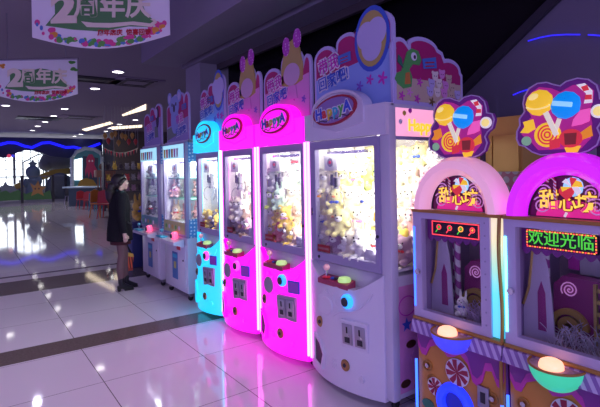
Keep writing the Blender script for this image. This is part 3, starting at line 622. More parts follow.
# ------------------------------------------------------------------ the two white prize cabinets at the end of the row
M_bdots = dots('blue_dotted_print', (.1,.35,.7), (.7,.85,.95), 22, .28)
M_stk = mat('lit_blue_header_sticker', (.45,.75,.85), .4, emit=(.35,.75,.85), es=.8)
def white_machine(Yr, Yl, label, kind, en):
    yc = (Yr+Yl)/2; hw = (Yl-Yr)/2; D = .8
    t = thing('claw_machine', label, 'claw machine', (FX, yc, 0), -PI/2, 'white prize cabinets')
    MB().box(-hw, hw, .0, D, .10, .82, .012).build('cabinet', M_white, t)
    dr = MB().box(-hw+.06, hw-.05, -.012, .0, .16, .72, .004).build('service_door', M_white, t); MB().lathe([(.012,-.008),(.012,0)], (hw-.12, -.012, .52), 'y', 12).build('lock', M_dark, dr)
    ps = MB().box(-.09, .10, -.016, -.0121, .24, .60).build('poster', mat('poster_blue', (.08,.22,.5), .4), t, False)
    MB().box(-.03, .05, -.018, -.0161, .38, .47).build('poster_panel', mat('poster_yellow', (.6,.55,.15), .4), ps, False); MB().box(-.07, .08, -.018, -.0161, .52, .57).build('poster_stripe', LOGO[3], ps, False)
    MB().prism([(-.02,.80),(-.16,.775),(-.16,.74),(-.02,.70)], -hw+.04, hw-.06, 'yz').build('control_shelf', M_white, t, False)
    js = MB().lathe([(.03,0),(.012,.012)], (-hw+.17, -.10, .784), 'z', 14).build('joystick', M_blue, t); MB().tube([(-hw+.17,-.10,.79),(-hw+.17,-.10,.86)], .008, 8).build('stick', M_chrome, js); MB().ball((-hw+.17,-.10,.87), .028).build('knob', mat('teal_knob', (.1,.35,.5), .3), js)
    MB().box(-hw+.05, -hw+.30, -.15, -.06, .785, .80, .004).build('control_plate', LOGO[3], t)
    lp = MB().lathe([(.055,0),(.055,-.05),(.035,-.07)][::-1], (.12, -.03, .83), 'y', 20).build('coin_lamp', mat('lit_pink_lamp', (.9,.2,.35), .3, emit=(1,.1,.25), es=1.2), t); MB().lathe([(.03,-.08),(.03,-.065)], (.12,-.03,.83), 'y', 16).build('lamp_core', M_dark, lp)
    MB().box(.08, .20, -.02, .0, .64, .70, .006).build('coin_button', M_redplastic, t); MB().box(-.02, .20, -.006, .0, .62, .80, .004).build('coin_plate', mat('pale_plate', (.65,.6,.72), .4), t)
    def rect(a, b, c, d): return [(a, c), (b, c), (b, d), (a, d)]
    MB().ring(rect(-hw, hw-.0, .83, 2.06), rect(-hw+.045, hw-.055, 1.01, 1.86), -.01, .03).build('window_frame', M_frame, t, False)
    MB().box(-hw+.045, hw-.055, .004, .01, 1.0, 1.87).build('front_glass', M_glass, t, False)
    tp = MB().box(-hw+.03, hw-.05, -.014, -.0101, 1.85, 2.04).build('header_sticker', M_stk, t, False)
    for i, m in enumerate((M_yellowp, M_redplastic, LOGO[3], M_orange, M_pinkprint, M_whitep)):
        x = -hw+.10+.095*i; MB().prism([(x-.028,1.87),(x+.028,1.87),(x+.036,1.99),(x-.036,1.99)], -.017, -.0141).build('cup_print', m, tp, False)
    bp = MB().box(-hw+.03, hw-.05, -.014, -.0101, .86, 1.01).build('lower_sticker', mat('teal_sticker', (.12,.4,.4), .4) if kind == 'dark' else mat('yellow_sticker', (.6,.62,.25), .4), t, False)
    for i in range(5): MB().ball((-hw+.11+.12*i, -.0145, .93), (.04,.003,.035), 1).build('sticker_print', (M_greenp, M_whitep, M_yellowp)[i % 3], bp)
    MB().box(-hw, -hw+.03, .03, D, .82, 2.08).build('side_wall', M_white, t, False)
    for z0, z1, m, nm in ((.82,1.06,M_bdots,'dotted_side_panel'), (1.80,2.08,M_bdots,'dotted_side_panel')): MB().box(hw-.02, hw, .03, D, z0, z1).build(nm, m, t, False)
    MB().box(hw-.014, hw-.008, .03, D-.03, 1.06, 1.80).build('side_glass', M_glass, t, False)
    MB().box(hw-.03, hw, .03, .06, 1.06, 1.80).build('corner_post', M_white, t, False); MB().box(hw-.03, hw, D-.03, D, 1.06, 1.80).build('corner_post', M_white, t, False)
    MB().box(-hw+.03, hw-.02, D-.02, D, .82, 2.08).build('back_wall', M_inner, t, False); MB().box(-hw, hw, .03, D, 2.06, 2.09).build('roof', M_white, t, False)
    for z in (.985, 1.30, 1.58): MB().box(-hw+.03, hw-.02, .06, D-.02, z, z+.015).build('shelf', M_inner if z < 1 else mat('mint_shelf', (.4,.75,.65), .4), t, False)
    MB().box(-hw+.06, hw-.08, .12, .16, 2.0, 2.012).build('interior_lamp', M_cablamp, t, False)
    claw(t, -.16, .13, 1.66)
    topper(t, -hw+.01, hw-.01, .06, kind)
    for x in (-hw+.07, hw-.07):
        for y in (.06, D-.08):
            cs = MB().box(x-.015, x+.015, y-.02, y+.02, .05, .10).build('castor', M_steel, t); MB().lathe([(.028,-.012),(.034,-.008),(.034,.008),(.028,.012)], (x, y, .034), 'x', 16).build('wheel', M_black, cs)
    lamp('cabinet_light', 'AREA', en, (.95,.98,1), t, (0, .3, 1.97), .6, .45)
    lamp('strip_light', 'AREA', en*.35, (.95,.98,1), t, (hw-.09, .04, 1.45), .03, .7, (PI/2, 0, PI/2-.62))
    return t
WM = {'koala': white_machine(5.74, 6.57, 'white prize cabinet with a koala topper and pink plush toys inside', 'koala', 22),
      'end': white_machine(6.77, 7.60, 'white prize cabinet at the end of the row, beside the woman in black', 'dark', 9)}
# ================================================================== candy prize machines
def lit(name, c, s, rough=.4): return mat('lit_' + name, tuple(.8*v for v in c), rough, emit=c, es=s)
L_yel = lit('yellow', (1,.62,.03), .55); L_yel2 = lit('light_yellow', (1,.8,.25), .6); L_blue = lit('blue_candy', (.0,.28,.85), .6); L_blue2 = lit('pale_blue', (.3,.65,1), .7); L_stick = lit('cream_stick', (.8,.75,.6), .55)
L_red = lit('red_candy', (.75,.04,.06), .5); L_or = lit('orange_candy', (.9,.3,.02), .5); L_pink = lit('pink_candy', (.95,.12,.5), .55); L_wht = lit('white_candy', (.8,.75,.8), .55); L_brown = lit('brown_candy', (.25,.03,.03), .35); L_mint = lit('mint_candy', (.25,.5,.3), .4)
L_purp = mat('purple_board', (.16,.02,.22), .35, emit=(.2,.01,.3), es=.12, coat=.3); L_edge = mat('pale_board_edge', (.6,.45,.7), .4)
L_inside = lit('magenta_ground', (.6,.03,.32), .3)
M_ledtxt_g = mat('green_led', (.02,.1,.02), .4, emit=(.10,.8,.06), es=.75); M_ledtxt_r = mat('red_led', (.1,.02,.02), .4, emit=(1,.05,.08), es=1.4); M_ledor = mat('orange_led', (.1,.05,.02), .4, emit=(1,.35,.05), es=1.4)
M_ledboard = mat('led_board', (.015,.01,.02), .35)
M_orange2 = mat('orange_cabinet_print', (.62,.26,.05), .35, var=.15, bscale=5); M_icing = mat('magenta_icing_print', (.6,.05,.42), .3); M_icing2 = mat('purple_icing_print', (.25,.04,.3), .35)
M_ledge = stripes('striped_ledge', (.30,.16,.48), (.62,.48,.78), 22, (1,0,.6)); M_mintsw = stripes('peppermint', (.75,.68,.75), (.4,.03,.08), 20, (1,0,.3))
M_goldtrim = mat('gold_trim', (.42,.2,.04), .35); M_lilframe = mat('lilac_frame', (.55,.48,.72), .3, coat=.2)
M_house = mat('lilac_house', (.5,.45,.62), .5); M_cane = stripes('cane_stripes', (.65,.6,.72), (.32,.05,.32), 11, (.8,0,1)); M_cart = mat('magenta_cart', (.28,.03,.2), .45); M_arch = mat('ochre_arch', (.45,.28,.08), .5)
M_swirl = mat('pale_swirl', (.75,.45,.75), .4, emit=(.8,.3,.8), es=.25); M_fence = mat('ochre_fence', (.45,.3,.1), .5)
M_ltcol = ramp_emit('gradient_led', [(0,(0,.65,1)), (.35,(0,.8,.9)), (.6,(.35,.8,.55)), (.85,(.9,.8,.4)), (1,(.9,.75,.45))], 2, .78, 1.36, .85)
M_ltcol2 = ramp_emit('gradient_led_blue', [(0,(.02,.75,.9)), (.5,(.03,.5,1)), (1,(.03,.25,1))], 2, .72, 1.36, 1.1)
M_brownout = mat('brown_outline', (.2,.03,.01), .4); M_goldtext = lit('gold_text', (1,.62,.08), .9)
def spiral(parent, cx, cz, r, turns, y, m, th=.005, name='swirl'):
    n = int(14*turns); MB().tube([(cx + r*(k/n)*math.cos(2*PI*turns*k/n), y, cz + r*(k/n)*math.sin(2*PI*turns*k/n)) for k in range(n+1)], th, 5).build(name, m, parent)
def heart(cx, cz, r): return [(cx + r*.062*16*math.sin(t)**3, cz + r*.062*(13*math.cos(t)-5*math.cos(2*t)-2*math.cos(3*t)-math.cos(4*t))) for t in [2*PI*k/24 for k in range(24)]]
def candy_machine(yc, label, dome_m, bowl_m, ring_m, sign, shift):
    hw = .303; D = .58
    t = thing('candy_machine', label, 'prize machine', (FX, yc, 0), -PI/2, 'candy prize machines')
    MB().box(-hw, hw, .02, D, .05, .72, .008).build('cabinet', mat('purple_cabinet', (.2,.06,.3), .35), t)
    fr = MB().box(-hw+.012, hw-.012, .008, .02, .06, .66).build('front_print', M_orange2, t, False)
    dr = [(hw-.012,.70), (-hw+.012,.70)]
    lows = [(-.29,.55),(-.26,.50),(-.23,.50),(-.20,.56),(-.15,.585),(-.11,.58),(-.07,.54),(-.03,.55),(.02,.58),(.07,.54),(.10,.45),(.13,.435),(.16,.47),(.18,.54),(.22,.55),(.25,.48),(.275,.47),(.289,.52)]
    MB().prism(dr + lows, .001, .009).build('icing_print', M_icing, fr, False)
    MB().prism([(hw-.012,.70), (-hw+.012,.70)] + [(x, z+.045) for x, z in lows], -.002, .0011).build('icing_upper_print', M_icing2, fr, False)
    for (x, z, r) in ((-.0,.47,.08),(-.16,.33,.055),(.16,.24,.05)):
        pm = MB(); 
        pm.prism(circ(x, z, r), -.004, .0015); p = pm.build('peppermint', M_whitep, fr, False)
        for k in range(8): a = 2*PI*k/8; MB().prism([(x, z), (x+r*.95*math.cos(a), z+r*.95*math.sin(a)), (x+r*.95*math.cos(a+.42), z+r*.95*math.sin(a+.42)), (x+r*.55*math.cos(a+.6), z+r*.55*math.sin(a+.6))], -.006, -.0041).build('mint_wedge', mat('peppermint_red', (.36,.02,.06), .4), p, False)
    for (x, z) in ((-.22,.44),(-.19,.36),(.22,.40)):
        c = MB().ring(circ(x, z, .034), circ(x, z, .028), -.001, .008).build('cookie_ring', M_goldtrim, fr, False); MB().lathe([(.014,-.012),(.016,.0)], (x, .006, z), 'y', 12).build('knob', M_chrome, c)
    tk = MB().box(.135, .205, -.01, .008, .33, .45, .004).build('ticket_plate', M_steel, fr); MB().box(.155, .185, -.014, -.0101, .36, .42, .002).build('slot', M_dark, tk)
    for k in range(4): MB().tube([(.14+.03*k, .002, .12), (.16+.035*k, -.002, .25)], .008, 6).build('stalk_print', mat('brown_stalk_print', (.2,.05,.08), .4), fr)
    for x, z in ((-.19,.14),(-.12,.12),(-.22,.2)): MB().prism(circ(x, z, .045, .03, 10), -.001, .008).build('leaf_print', mat('dark_green_print', (.04,.2,.12), .45), fr, False)
    pd = MB().lathe([(.125,.0),(.12,-.03),(.10,-.045),(.075,-.03),(.07,.0)], (-.02, .008, .275), 'y', 28, cap=False).build('prize_ring', ring_m, t)
    MB().lathe([(.072,-.004),(.072,.0)], (-.02, .008, .275), 'y', 24).build('flap', mat('blue_flap', (.03,.05,.4), .3, emit=(.01,.02,.8), es=.15), pd)
    # ledge, rail
    MB().prism([(.02,.73), (-.035,.715), (-.05,.645), (.02,.635)], -hw, hw, 'yz').build('striped_ledge', M_ledge, t, False)
    MB().box(-hw, hw, -.03, .02, .722, .738, .003).build('gold_rail', M_goldtrim, t)
    # half bowl with a lit button
    bx, bz, R = (.0 if shift == 0 else -.03), .715, .125
    bb = MB(); rows = []
    for i in range(9):
        ph = (PI/2)*i/8; r = R*math.cos(ph); rows.append([bb._v((bx + r*math.cos(PI+PI*k/16), -.03 + r*1.0*math.sin(PI+PI*k/16), bz - .125*math.sin(ph))) for k in range(17)])
    for A, B in zip(rows, rows[1:]):
        for k in range(16): bb.bm.faces.new((A[k], A[k+1], B[k+1], B[k]))
    bmesh.ops.remove_doubles(bb.bm, verts=bb.bm.verts, dist=.0005)
    bowl = bb.build('bowl', bowl_m, t)
    MB().prism([(bx + R*math.cos(PI+PI*k/16), -.03 + R*math.sin(PI+PI*k/16)) for k in range(17)], bz-.006, bz-.001, 'xy').build('bowl_top', mat('bowl_top_print', (.45,.3,.4), .4, var=.5, bscale=60), bowl, False)
    MB().tube([(bx + R*math.cos(PI+PI*k/16), -.03 + R*math.sin(PI+PI*k/16), bz) for k in range(17)], .006, 6).build('bowl_rim', M_goldtrim, bowl)
    MB().lathe([(.055,0),(.055,.012),(.048,.03),(.03,.04)], (bx, -.085, bz), 'z', 22).build('lit_button', mat('lit_peach_button', (.9,.5,.35), .3, emit=(1,.42,.25), es=1.5), bowl)
    # window frame, glass and light column
    def rect(a, b, c, d): return [(a, c), (b, c), (b, d), (a, d)]
    MB().ring(rect(-hw, .232, .738, 1.40), rect(-.238, .172, .785, 1.355), -.012, .03).build('window_frame', M_lilframe, t, False)
    for k in range(9): MB().lathe([(.005,-.003),(.005,0)], (.203, -.013, .80+.07*k), 'y', 8).build('frame_bolt', M_frame, t)
    lk = MB().lathe([(.018,-.02),(.018,0)], (-.262, -.012, 1.02), 'y', 14).build('lock', M_chrome, t)
    MB().box(-.242, .176, .004, .009, .78, 1.36).build('front_glass', M_glass, t, False)
    MB().box(.236, hw-.008, -.006, .03, .745, 1.395, .004).build('light_column', M_ltcol if shift == 0 else M_ltcol2, t)
    MB().tube([(hw-.012 + .007*math.sin(9*z), -.014, z) for z in [.40+.05*k for k in range(21)]], .010, 7).build('wavy_trim', M_goldtrim, t)
    for x, z0, z1, m in ((-hw+.006,.10,.46,M_neonblue), (hw-.018,.10,.46,M_neonblue), (-hw+.010,.80,1.30,M_neonblue if shift == 0 else M_neoncyan)): MB().tube([(x, -.010, z0), (x, -.010, z1)], .008, 8).build('glow_strip', m, t)
    # inside of the cabinet
    for x in (-hw, hw-.012): MB().box(x, x+.012, .03, D, .72, 1.40).build('side_wall', mat('violet_side', (.3,.2,.42), .5), t, False)
    MB().box(-hw+.012, hw-.012, D-.02, D, .72, 1.40).build('back_wall', mat('mauve_back', (.40,.30,.45), .5), t, False)
    MB().box(-hw+.012, hw-.012, .03, D-.02, .735, .75).build('prize_floor', mat('mauve_floor', (.4,.28,.36), .5), t, False); MB().box(-hw, hw, .03, D, 1.385, 1.40).build('roof', mat('violet_side', (.3,.2,.42), .5), t, False)
    hs = MB().prism([(-.288,.75),(-.12,.75),(-.135,.98),(-.15,1.12),(-.205,1.34),(-.23,1.2),(-.25,1.0),(-.285,.9)], .14, .15).build('house_panel', M_house, t, False)
    MB().prism([(-.205,.80),(-.16,.80),(-.165,1.0),(-.185,1.06),(-.205,1.0)], .137, .1399).build('house_window', M_cart, hs, False); MB().tube([(-.285,.136,.92),(-.25,.136,1.02),(-.23,.136,1.2),(-.205,.136,1.33)], .007, 6).build('roof_trim', M_fence, hs)
    px_ = -.165 if shift == 0 else -.215
    MB().tube([(px_,.25,.75), (px_,.25,1.36)], .020, 12).build('cane_pole', M_cane, t); MB().tube([(px_-.06,.30,.75), (px_-.06,.30,1.36)], .012, 10).build('cane_pole', M_cane, t)
    ct = MB().prism([(px_+.0,.75),(.13,.75),(.13,1.07),(.06,1.06),(px_+.06,1.07),(px_+.01,1.02)], .31, .40).build('cart', M_cart, t, False)
    sx_ = px_+.095; spiral(ct, sx_, 1.0, .045, 2.6, .304, M_swirl, .004); MB().ring(circ(sx_,.80,.10,.10,16,0,PI), circ(sx_,.80,.07,.07,16,0,PI), .285, .31).build('wheel_arch', M_arch, ct, False); MB().lathe([(.058,-.02),(.058,0),(.025,.0),(.025,-.02)], (sx_,.306,.80), 'y', 18).build('wheel', M_arch, ct)
    MB().box(px_+.02, px_+.08, .46, .47, 1.08, 1.36).build('magenta_panel', M_magprint, t, False); MB().box(px_+.085, .20, .45, .46, 1.06, 1.34, .004).build('house_panel', M_house, t)
    fe = MB().box(.015, .03, .26, .28, .75, 1.06).build('fence', M_fence, t, False)
    for k in range(5): MB().box(.03, .15, .265, .275, .78+.06*k, .80+.06*k).build('fence_slat', M_fence, fe, False)
    # scalloped awning and LED sign just behind the glass
    MB().prism([(.172,1.355), (-.238,1.355)] + [(-.238+.41*k/48, 1.235-.022*abs(math.sin(PI*8*k/48))) for k in range(49)], .05, .056).build('awning', M_icing2, t, False)
    sx, sz = (-.015 if shift == 0 else -.03), 1.30
    ld = MB().box(sx-.168, sx+.168, .02, .045, sz-.047, sz+.048, .003).build('led_sign', M_ledboard, t)
    nb = 26
    if sign:
        for k in range(nb):
            for z in (-.041, .041): MB().box(sx-.163+.326*k/nb, sx-.163+.326*(k+.62)/nb, .017, .0195, sz+z-.003, sz+z+.003).build('border_led', (M_ledtxt_r, M_ledor)[k % 2], ld, False)
        for k in range(6):
            for x in (-.162, .162): MB().box(sx+x-.003, sx+x+.003, .017, .0195, sz-.038+.0133*k, sz-.03+.0133*k).build('border_led', (M_ledtxt_r, M_ledor)[k % 2], ld, False)
        text(sign, .078, M_ledtxt_g, ld, (sx, .0185, sz+.002), .0004, .001)
    else:
        MB().ring(rect(sx-.163, sx+.163, sz-.043, sz+.044), rect(sx-.157, sx+.157, sz-.037, sz+.038), .017, .0195).build('border_led', M_ledtxt_r, ld, False)
        for k in range(4):
            x = sx-.115+.077*k; m, m2 = (M_ledtxt_r, M_ledtxt_g) if k in (1,) else (M_ledtxt_r, M_ledor)
            MB().ring(circ(x+.004, sz+.008, .017), circ(x+.004, sz+.008, .011), .017, .0195).build('led_sweet', m2 if k == 2 else m, ld, False)
            MB().prism(circ(x+.004, sz+.008, .006), .017, .0195).build('led_centre', M_ledtxt_g if k != 3 else M_ledor, ld, False); MB().prism([(x-.006, sz-.002), (x-.002, sz-.006), (x-.018, sz-.026), (x-.022, sz-.022)], .017, .0195).build('led_stick', M_ledtxt_r if k % 2 else M_ledtxt_g, ld, False)
    MB().box(-hw, hw, -.025, .03, 1.393, 1.412, .003).build('gold_rail', M_goldtrim, t)
    # padded dome
    RF = .196
    dm = MB(); prof = [(.193,.05),(.20,.0),(.235,-.035),(.275,-.03),(.297,.01),(.298,.06),(.298,.11)]; n = 40; rows = []
    for r, y in prof: rows.append([dm._v((r*math.cos(PI*k/n), y, 1.412 + r*1.07*math.sin(PI*k/n))) for k in range(n+1)])
    for A, B in zip(rows, rows[1:]):
        for k in range(n): dm.bm.faces.new((A[k], A[k+1], B[k+1], B[k]))
    dome = dm.build('dome', dome_m, t)
    MB().prism(circ(0, 1.412, .296, .316, 30, 0, PI), .105, .11).build('dome_back', M_dark, dome, False)
    MB().prism(circ(0, 1.414, .219, .234, 32, 0, PI), .045, .06).build('dome_face', mat('dark_plum_face', (.1,.01,.07), .3, emit=(.25,.0,.1), es=.12), t, False)
    fc = MB().ring(circ(0,1.414,RF,RF*1.07,32,0,PI), circ(0,1.414,RF-.007,RF*1.07-.007,32,0,PI), .036, .045).build('face_rim', M_dark, t, False)
    MB().prism(circ(0, 1.416, .155, .085, 24, 0, PI), .0425, .0449).build('pink_glow_print', mat('lit_rose_print', (.7,.05,.3), .4, emit=(.9,.02,.3), es=.5), fc, False)
    for x, z, r in ((-.11,1.535,.04),(-.125,1.47,.045),(.108,1.535,.04),(.128,1.47,.045)): spiral(fc, x, z, r, 2.4, .039, M_swirl, .004)
    for i, s in enumerate('甜心坊'):
        x, z, sz2 = (-.085, 1.495, .10), (.002, 1.48, .085), (.085, 1.487, .102)
        x, z, sz2 = (x, z, sz2)[i]
        text(s, sz2, M_brownout, fc, (x, .036, z), .005, .001, name='lettering_outline'); text(s, sz2, M_goldtext, fc, (x, .032, z), .0012, .001)
    lb = MB().ball((.03, .034, 1.565), (.048,.012,.048)).build('lollipop_print', L_blue2, fc)
    for k in range(6): a = 2*PI*k/6; MB().prism([(.03, 1.565), (.03+.05*math.cos(a), 1.565+.046*math.sin(a)), (.03+.05*math.cos(a+.55), 1.565+.046*math.sin(a+.55)), (.03+.03*math.cos(a+.8), 1.575+.03*math.sin(a+.8))], .016, .021).build('lollipop_wedge', (L_yel, L_red, L_wht)[k % 3], lb, False)
    MB().prism(heart(0.005, 1.535, .036), .018, .03).build('heart_print', L_red, fc, False)
    MB().tube([(-.055,.032,1.50),(-.055,.032,1.59),(-.065,.032,1.608),(-.085,.032,1.605),(-.092,.032,1.585)], .007, 7).build('cane_print', stripes('lit_cane', (.9,.85,.85), (.7,.05,.1), 60, (1,0,1)), fc)
    MB().tube([(.0,.03,1.44),(-.01,.03,1.42)], .006, 6).build('stick_print', L_wht, fc)
    # balloon-shaped sweets sign on top
    ty = .08; tx = -.015 if shift == 0 else -.05
    def q(a, b_): return ((a-237)*.00109 + tx, 1.915 + (210-b_)*.00101)
    raw = [(150,402),(110,385),(75,355),(45,345),(32,310),(35,270),(50,240),(48,205),(75,170),(68,130),(75,90),(100,52),(140,32),(185,34),(220,52),(245,62),(270,45),(320,38),(365,52),(398,85),(408,125),(410,150),(440,160),(452,195),(440,240),(412,262),(398,285),(410,320),(395,365),(360,390),(320,402)]
    out = [q(*p) for p in raw]
    sg = MB().prism(out, ty, ty+.022).build('sweets_sign', L_purp, t, False)
    MB().ring(out, shrink(out, .006), ty-.006, ty).build('sign_edge', L_edge, sg, False)
    inn = [q(*p) for p in [(140,375),(105,330),(60,290),(75,235),(110,205),(90,150),(100,85),(150,55),(205,70),(245,95),(300,70),(350,75),(385,110),(380,160),(365,200),(375,260),(370,330),(330,375)]]
    MB().prism(inn, ty-.004, ty-.0005).build('sign_ground', L_inside, sg, False)
    def pr(pts, d, m, nm): return MB().prism([q(*p) for p in pts], ty-d, ty-.0041).build(nm, m, sg, False)
    def el(cx, cz, r1, r2, d, m, nm): return pr(circ(cx, cz, r1, r2, 22), d, m, nm)
    def ball_(cx, cz, r, m, nm): p = q(cx, cz); return MB().ball((p[0], ty-.004, p[1]), (r*.00109, .022, r*.00101)).build(nm, m, sg)
    el(185,300,62,62,.006,L_yel,'swirl_sweet')
    p = q(185,300)
    for r in (.05, .034, .018): MB().ring(circ(p[0], p[1], r), circ(p[0], p[1], r-.008), ty-.008, ty-.0061).build('swirl_ring', L_red, sg, False)
    pr([(168,190),(190,182),(238,300),(218,312)], .012, L_stick, 'stick'); pr([(250,228),(232,222),(208,296),(222,314)], .010, L_stick, 'stick')
    b1 = ball_(150,135,67,L_yel,'yellow_lollipop'); p = q(150,135)
    MB().tube([(p[0]+.062*math.cos(a), ty-.020+.012*abs(math.sin(3*a-.5))*0, p[1]-.012+.02*math.sin(a)) for a in [PI+.25+(PI-.5)*k/10 for k in range(11)]], .005, 5).build('band_print', L_yel2, b1)
    MB().ball((p[0]-.02, ty-.018, p[1]+.03), (.03,.008,.02)).build('shine_print', L_yel2, b1)
    b2 = ball_(268,162,68,L_blue,'blue_lollipop'); p = q(268,162); bar = MB(); bar.M = Matrix.Translation((p[0]-.005, ty-.026, p[1]+.005)) @ Matrix.Rotation(.2, 4, 'Y'); bar.box(-.05, .045, -.004, .01, -.012, .012, .004); bar.build('highlight_bar', L_blue2, b2)
    pr([(70,225),(120,215),(130,265),(95,285),(55,280),(78,250)], .008, L_or if shift == 0 else L_yel, 'wrapped_sweet')
    el(85,325,24,24,.008,L_mint,'mint_sweet'); el(405,208,32,32,.012,L_wht,'round_mint'); el(405,208,22,22,.014,L_yel2,'mint_centre')
    pr([(315,72),(350,70),(380,110),(378,165),(345,165),(355,120)], .007, L_wht, 'cane_sweet'); pr([(335,85),(360,80),(368,105),(345,108)], .009, L_red, 'cane_stripe'); pr([(352,125),(378,128),(378,150),(350,148)], .009, L_red, 'cane_stripe')
    pr([(330,195),(372,190),(366,250),(335,262),(292,268),(300,235)], .007, L_pink, 'pink_sweet')
    el(288,325,50,45,.010,L_red,'wrapped_sweet'); pr([(262,300),(315,300),(310,355),(265,355)], .013, L_brown, 'sweet_centre'); pr([(330,300),(372,270),(378,320),(335,335)], .009, L_or, 'wrapper_end'); pr([(195,330),(240,320),(240,365),(195,375)], .009, L_red, 'wrapper_end')
    pr([(260,368),(330,362),(315,392),(270,395)], .008, L_yel, 'yellow_sweet')
    for x in (-.12, .12): MB().box(x-.012, x+.012, ty+.022, ty+.04, 1.60, 1.95).build('sign_post', M_dark, t)
    for x in (-hw+.05, hw-.05):
        for y in (.08, D-.06): MB().lathe([(.025,0),(.025,.05)], (x, y, .002), 'z', 12).build('foot', M_black, t)
    lamp('sign_light', 'AREA', .35, (.9,.75,1), t, (0, .06, 1.375), .3, .06, (.35, 0, 0))
    return t
CD = [candy_machine(1.705, 'candy machine with the pale pink dome next to the white claw machine', mat('pale_pink_dome', (.85,.6,.7), .25, emit=(1,.42,.62), es=.42, coat=.4), mat('blue_lit_bowl', (.1,.15,.8), .3, emit=(.05,.04,1), es=.55, coat=.3), mat('lit_blue_ring', (.05,.1,.8), .3, emit=(.01,.03,1), es=1.0), None, 0),
      candy_machine(1.09, 'candy machine with the vivid magenta dome and green lettered display, the nearest of all', mat('magenta_dome', (.7,.05,.7), .25, emit=(.62,.01,.85), es=.75, coat=.4), mat('green_lit_bowl', (.1,.6,.35), .3, emit=(.03,.75,.35), es=.55, coat=.3), mat('lit_blue_ring', (.05,.1,.8)), '欢迎光临', 1)]
# ================================================================== plush toys
def plush_mesh(kind):
    b = MB()
    b.ball((0,0,.062), (.058,.05,.062)); b.ball((0,-.012,.138), (.058,.052,.054))
    for s in (-1, 1):
        b.ball((s*.056,-.03,.085), (.02,.036,.02)); b.ball((s*.036,-.055,.024), (.026,.04,.024))
        if kind == 'bear': b.ball((s*.043,-.005,.184), (.023,.015,.023))
        elif kind == 'rabbit': b.ball((s*.026,.0,.215), (.015,.012,.05))
    if kind == 'chick': b.ball((0,-.01,.195), (.012,.012,.02))
    me = b.mesh('plush'); o = bpy.data.objects.new('plush', me); C.objects.link(o)
    md = o.modifiers.new('r', 'REMESH'); md.mode = 'VOXEL'; md.voxel_size = .0085
    sm = o.modifiers.new('s', 'SMOOTH'); sm.iterations = 3
    dg = bpy.context.evaluated_depsgraph_get(); m2 = bpy.data.meshes.new_from_object(o.evaluated_get(dg)); bpy.data.objects.remove(o)
    m2.polygons.foreach_set('use_smooth', [True]*len(m2.polygons)); m2.name = 'plush_' + kind; m2.materials.clear(); m2.materials.append(None); return m2
PL_COL = {'cream': (.82,.76,.6), 'pale yellow': (.85,.8,.36), 'yellow': (.85,.62,.1), 'white': (.84,.83,.82), 'grey': (.4,.4,.43), 'pink': (.85,.45,.5), 'mauve': (.5,.3,.42), 'mint': (.55,.78,.6), 'orange': (.8,.3,.08), 'red': (.7,.08,.1), 'brown': (.32,.2,.16), 'peach': (.85,.6,.45), 'lime': (.6,.75,.2), 'charcoal': (.07,.06,.08)}
PLM = {k: mat('plush_' + k.replace(' ', '_'), v, .9, sheen=.4, bump=.25, bscale=260) for k, v in PL_COL.items()}
PK = {k: plush_mesh(k) for k in ('bear', 'rabbit', 'chick')}
def small(name, bm_, m): me = bm_.mesh(name, 'all'); me.materials.append(m); return me
PM_eye = small('eye', MB().ball((0,0,0), .0062, 1), M_black); PM_muz = small('muzzle', MB().ball((0,-.062,.126), (.026,.015,.019)), PLM['white']); PM_nose = small('nose', MB().ball((0,-.077,.133), (.008,.005,.006), 1), M_dark)
PM_beak = small('beak', MB().ball((0,-.068,.132), (.016,.016,.009)), PLM['orange'])
PM_rib = {c: small('ribbon', MB().ball((-.02,-.056,.094), (.018,.008,.012), 1).ball((.02,-.056,.094), (.018,.008,.012), 1).ball((0,-.058,.094), .008, 1), m) for c, m in (('red', M_redplastic), ('blue', M_blue), ('pink', M_pinkprint))}
def put(me, name, parent, loc=(0,0,0)):
    o = bpy.data.objects.new(name, me); C.objects.link(o); o.parent = parent; o.location = loc; return o
ORD = ('first', 'second', 'third', 'fourth', 'fifth', 'sixth', 'seventh', 'eighth')
prnd = random.Random(11)
def plush(root, kind, col, loc, rz, sc_, label, group, tilt=0, face=True):
    o = bpy.data.objects.new('plush_' + kind, PK[kind]); C.objects.link(o)
    o.material_slots[0].link = 'OBJECT'; o.material_slots[0].material = PLM[col]
    o.matrix_world = Matrix.Translation(root.location) @ Matrix.Rotation(root.rotation_euler.z, 4, 'Z') @ Matrix.Translation(loc) @ Matrix.Rotation(rz, 4, 'Z') @ Matrix.Rotation(tilt, 4, 'X') @ Matrix.Scale(sc_, 4)
    tag(o, label, 'plush toy', group)
    if face:
        for s in (-1, 1): put(PM_eye, 'eye', o, (s*.022, -.059, .150))
        if kind == 'chick': put(PM_beak, 'beak', o)
        else: put(PM_muz, 'muzzle', o); put(PM_nose, 'nose', o)
        if prnd.random() < .4: put(PM_rib[prnd.choice(['red','blue','pink'])], 'ribbon', o)
    return o
TIER = (('lowest', 1.131, .295), ('second', 1.301, .21), ('third', 1.471, .135), ('top', 1.641, .075))
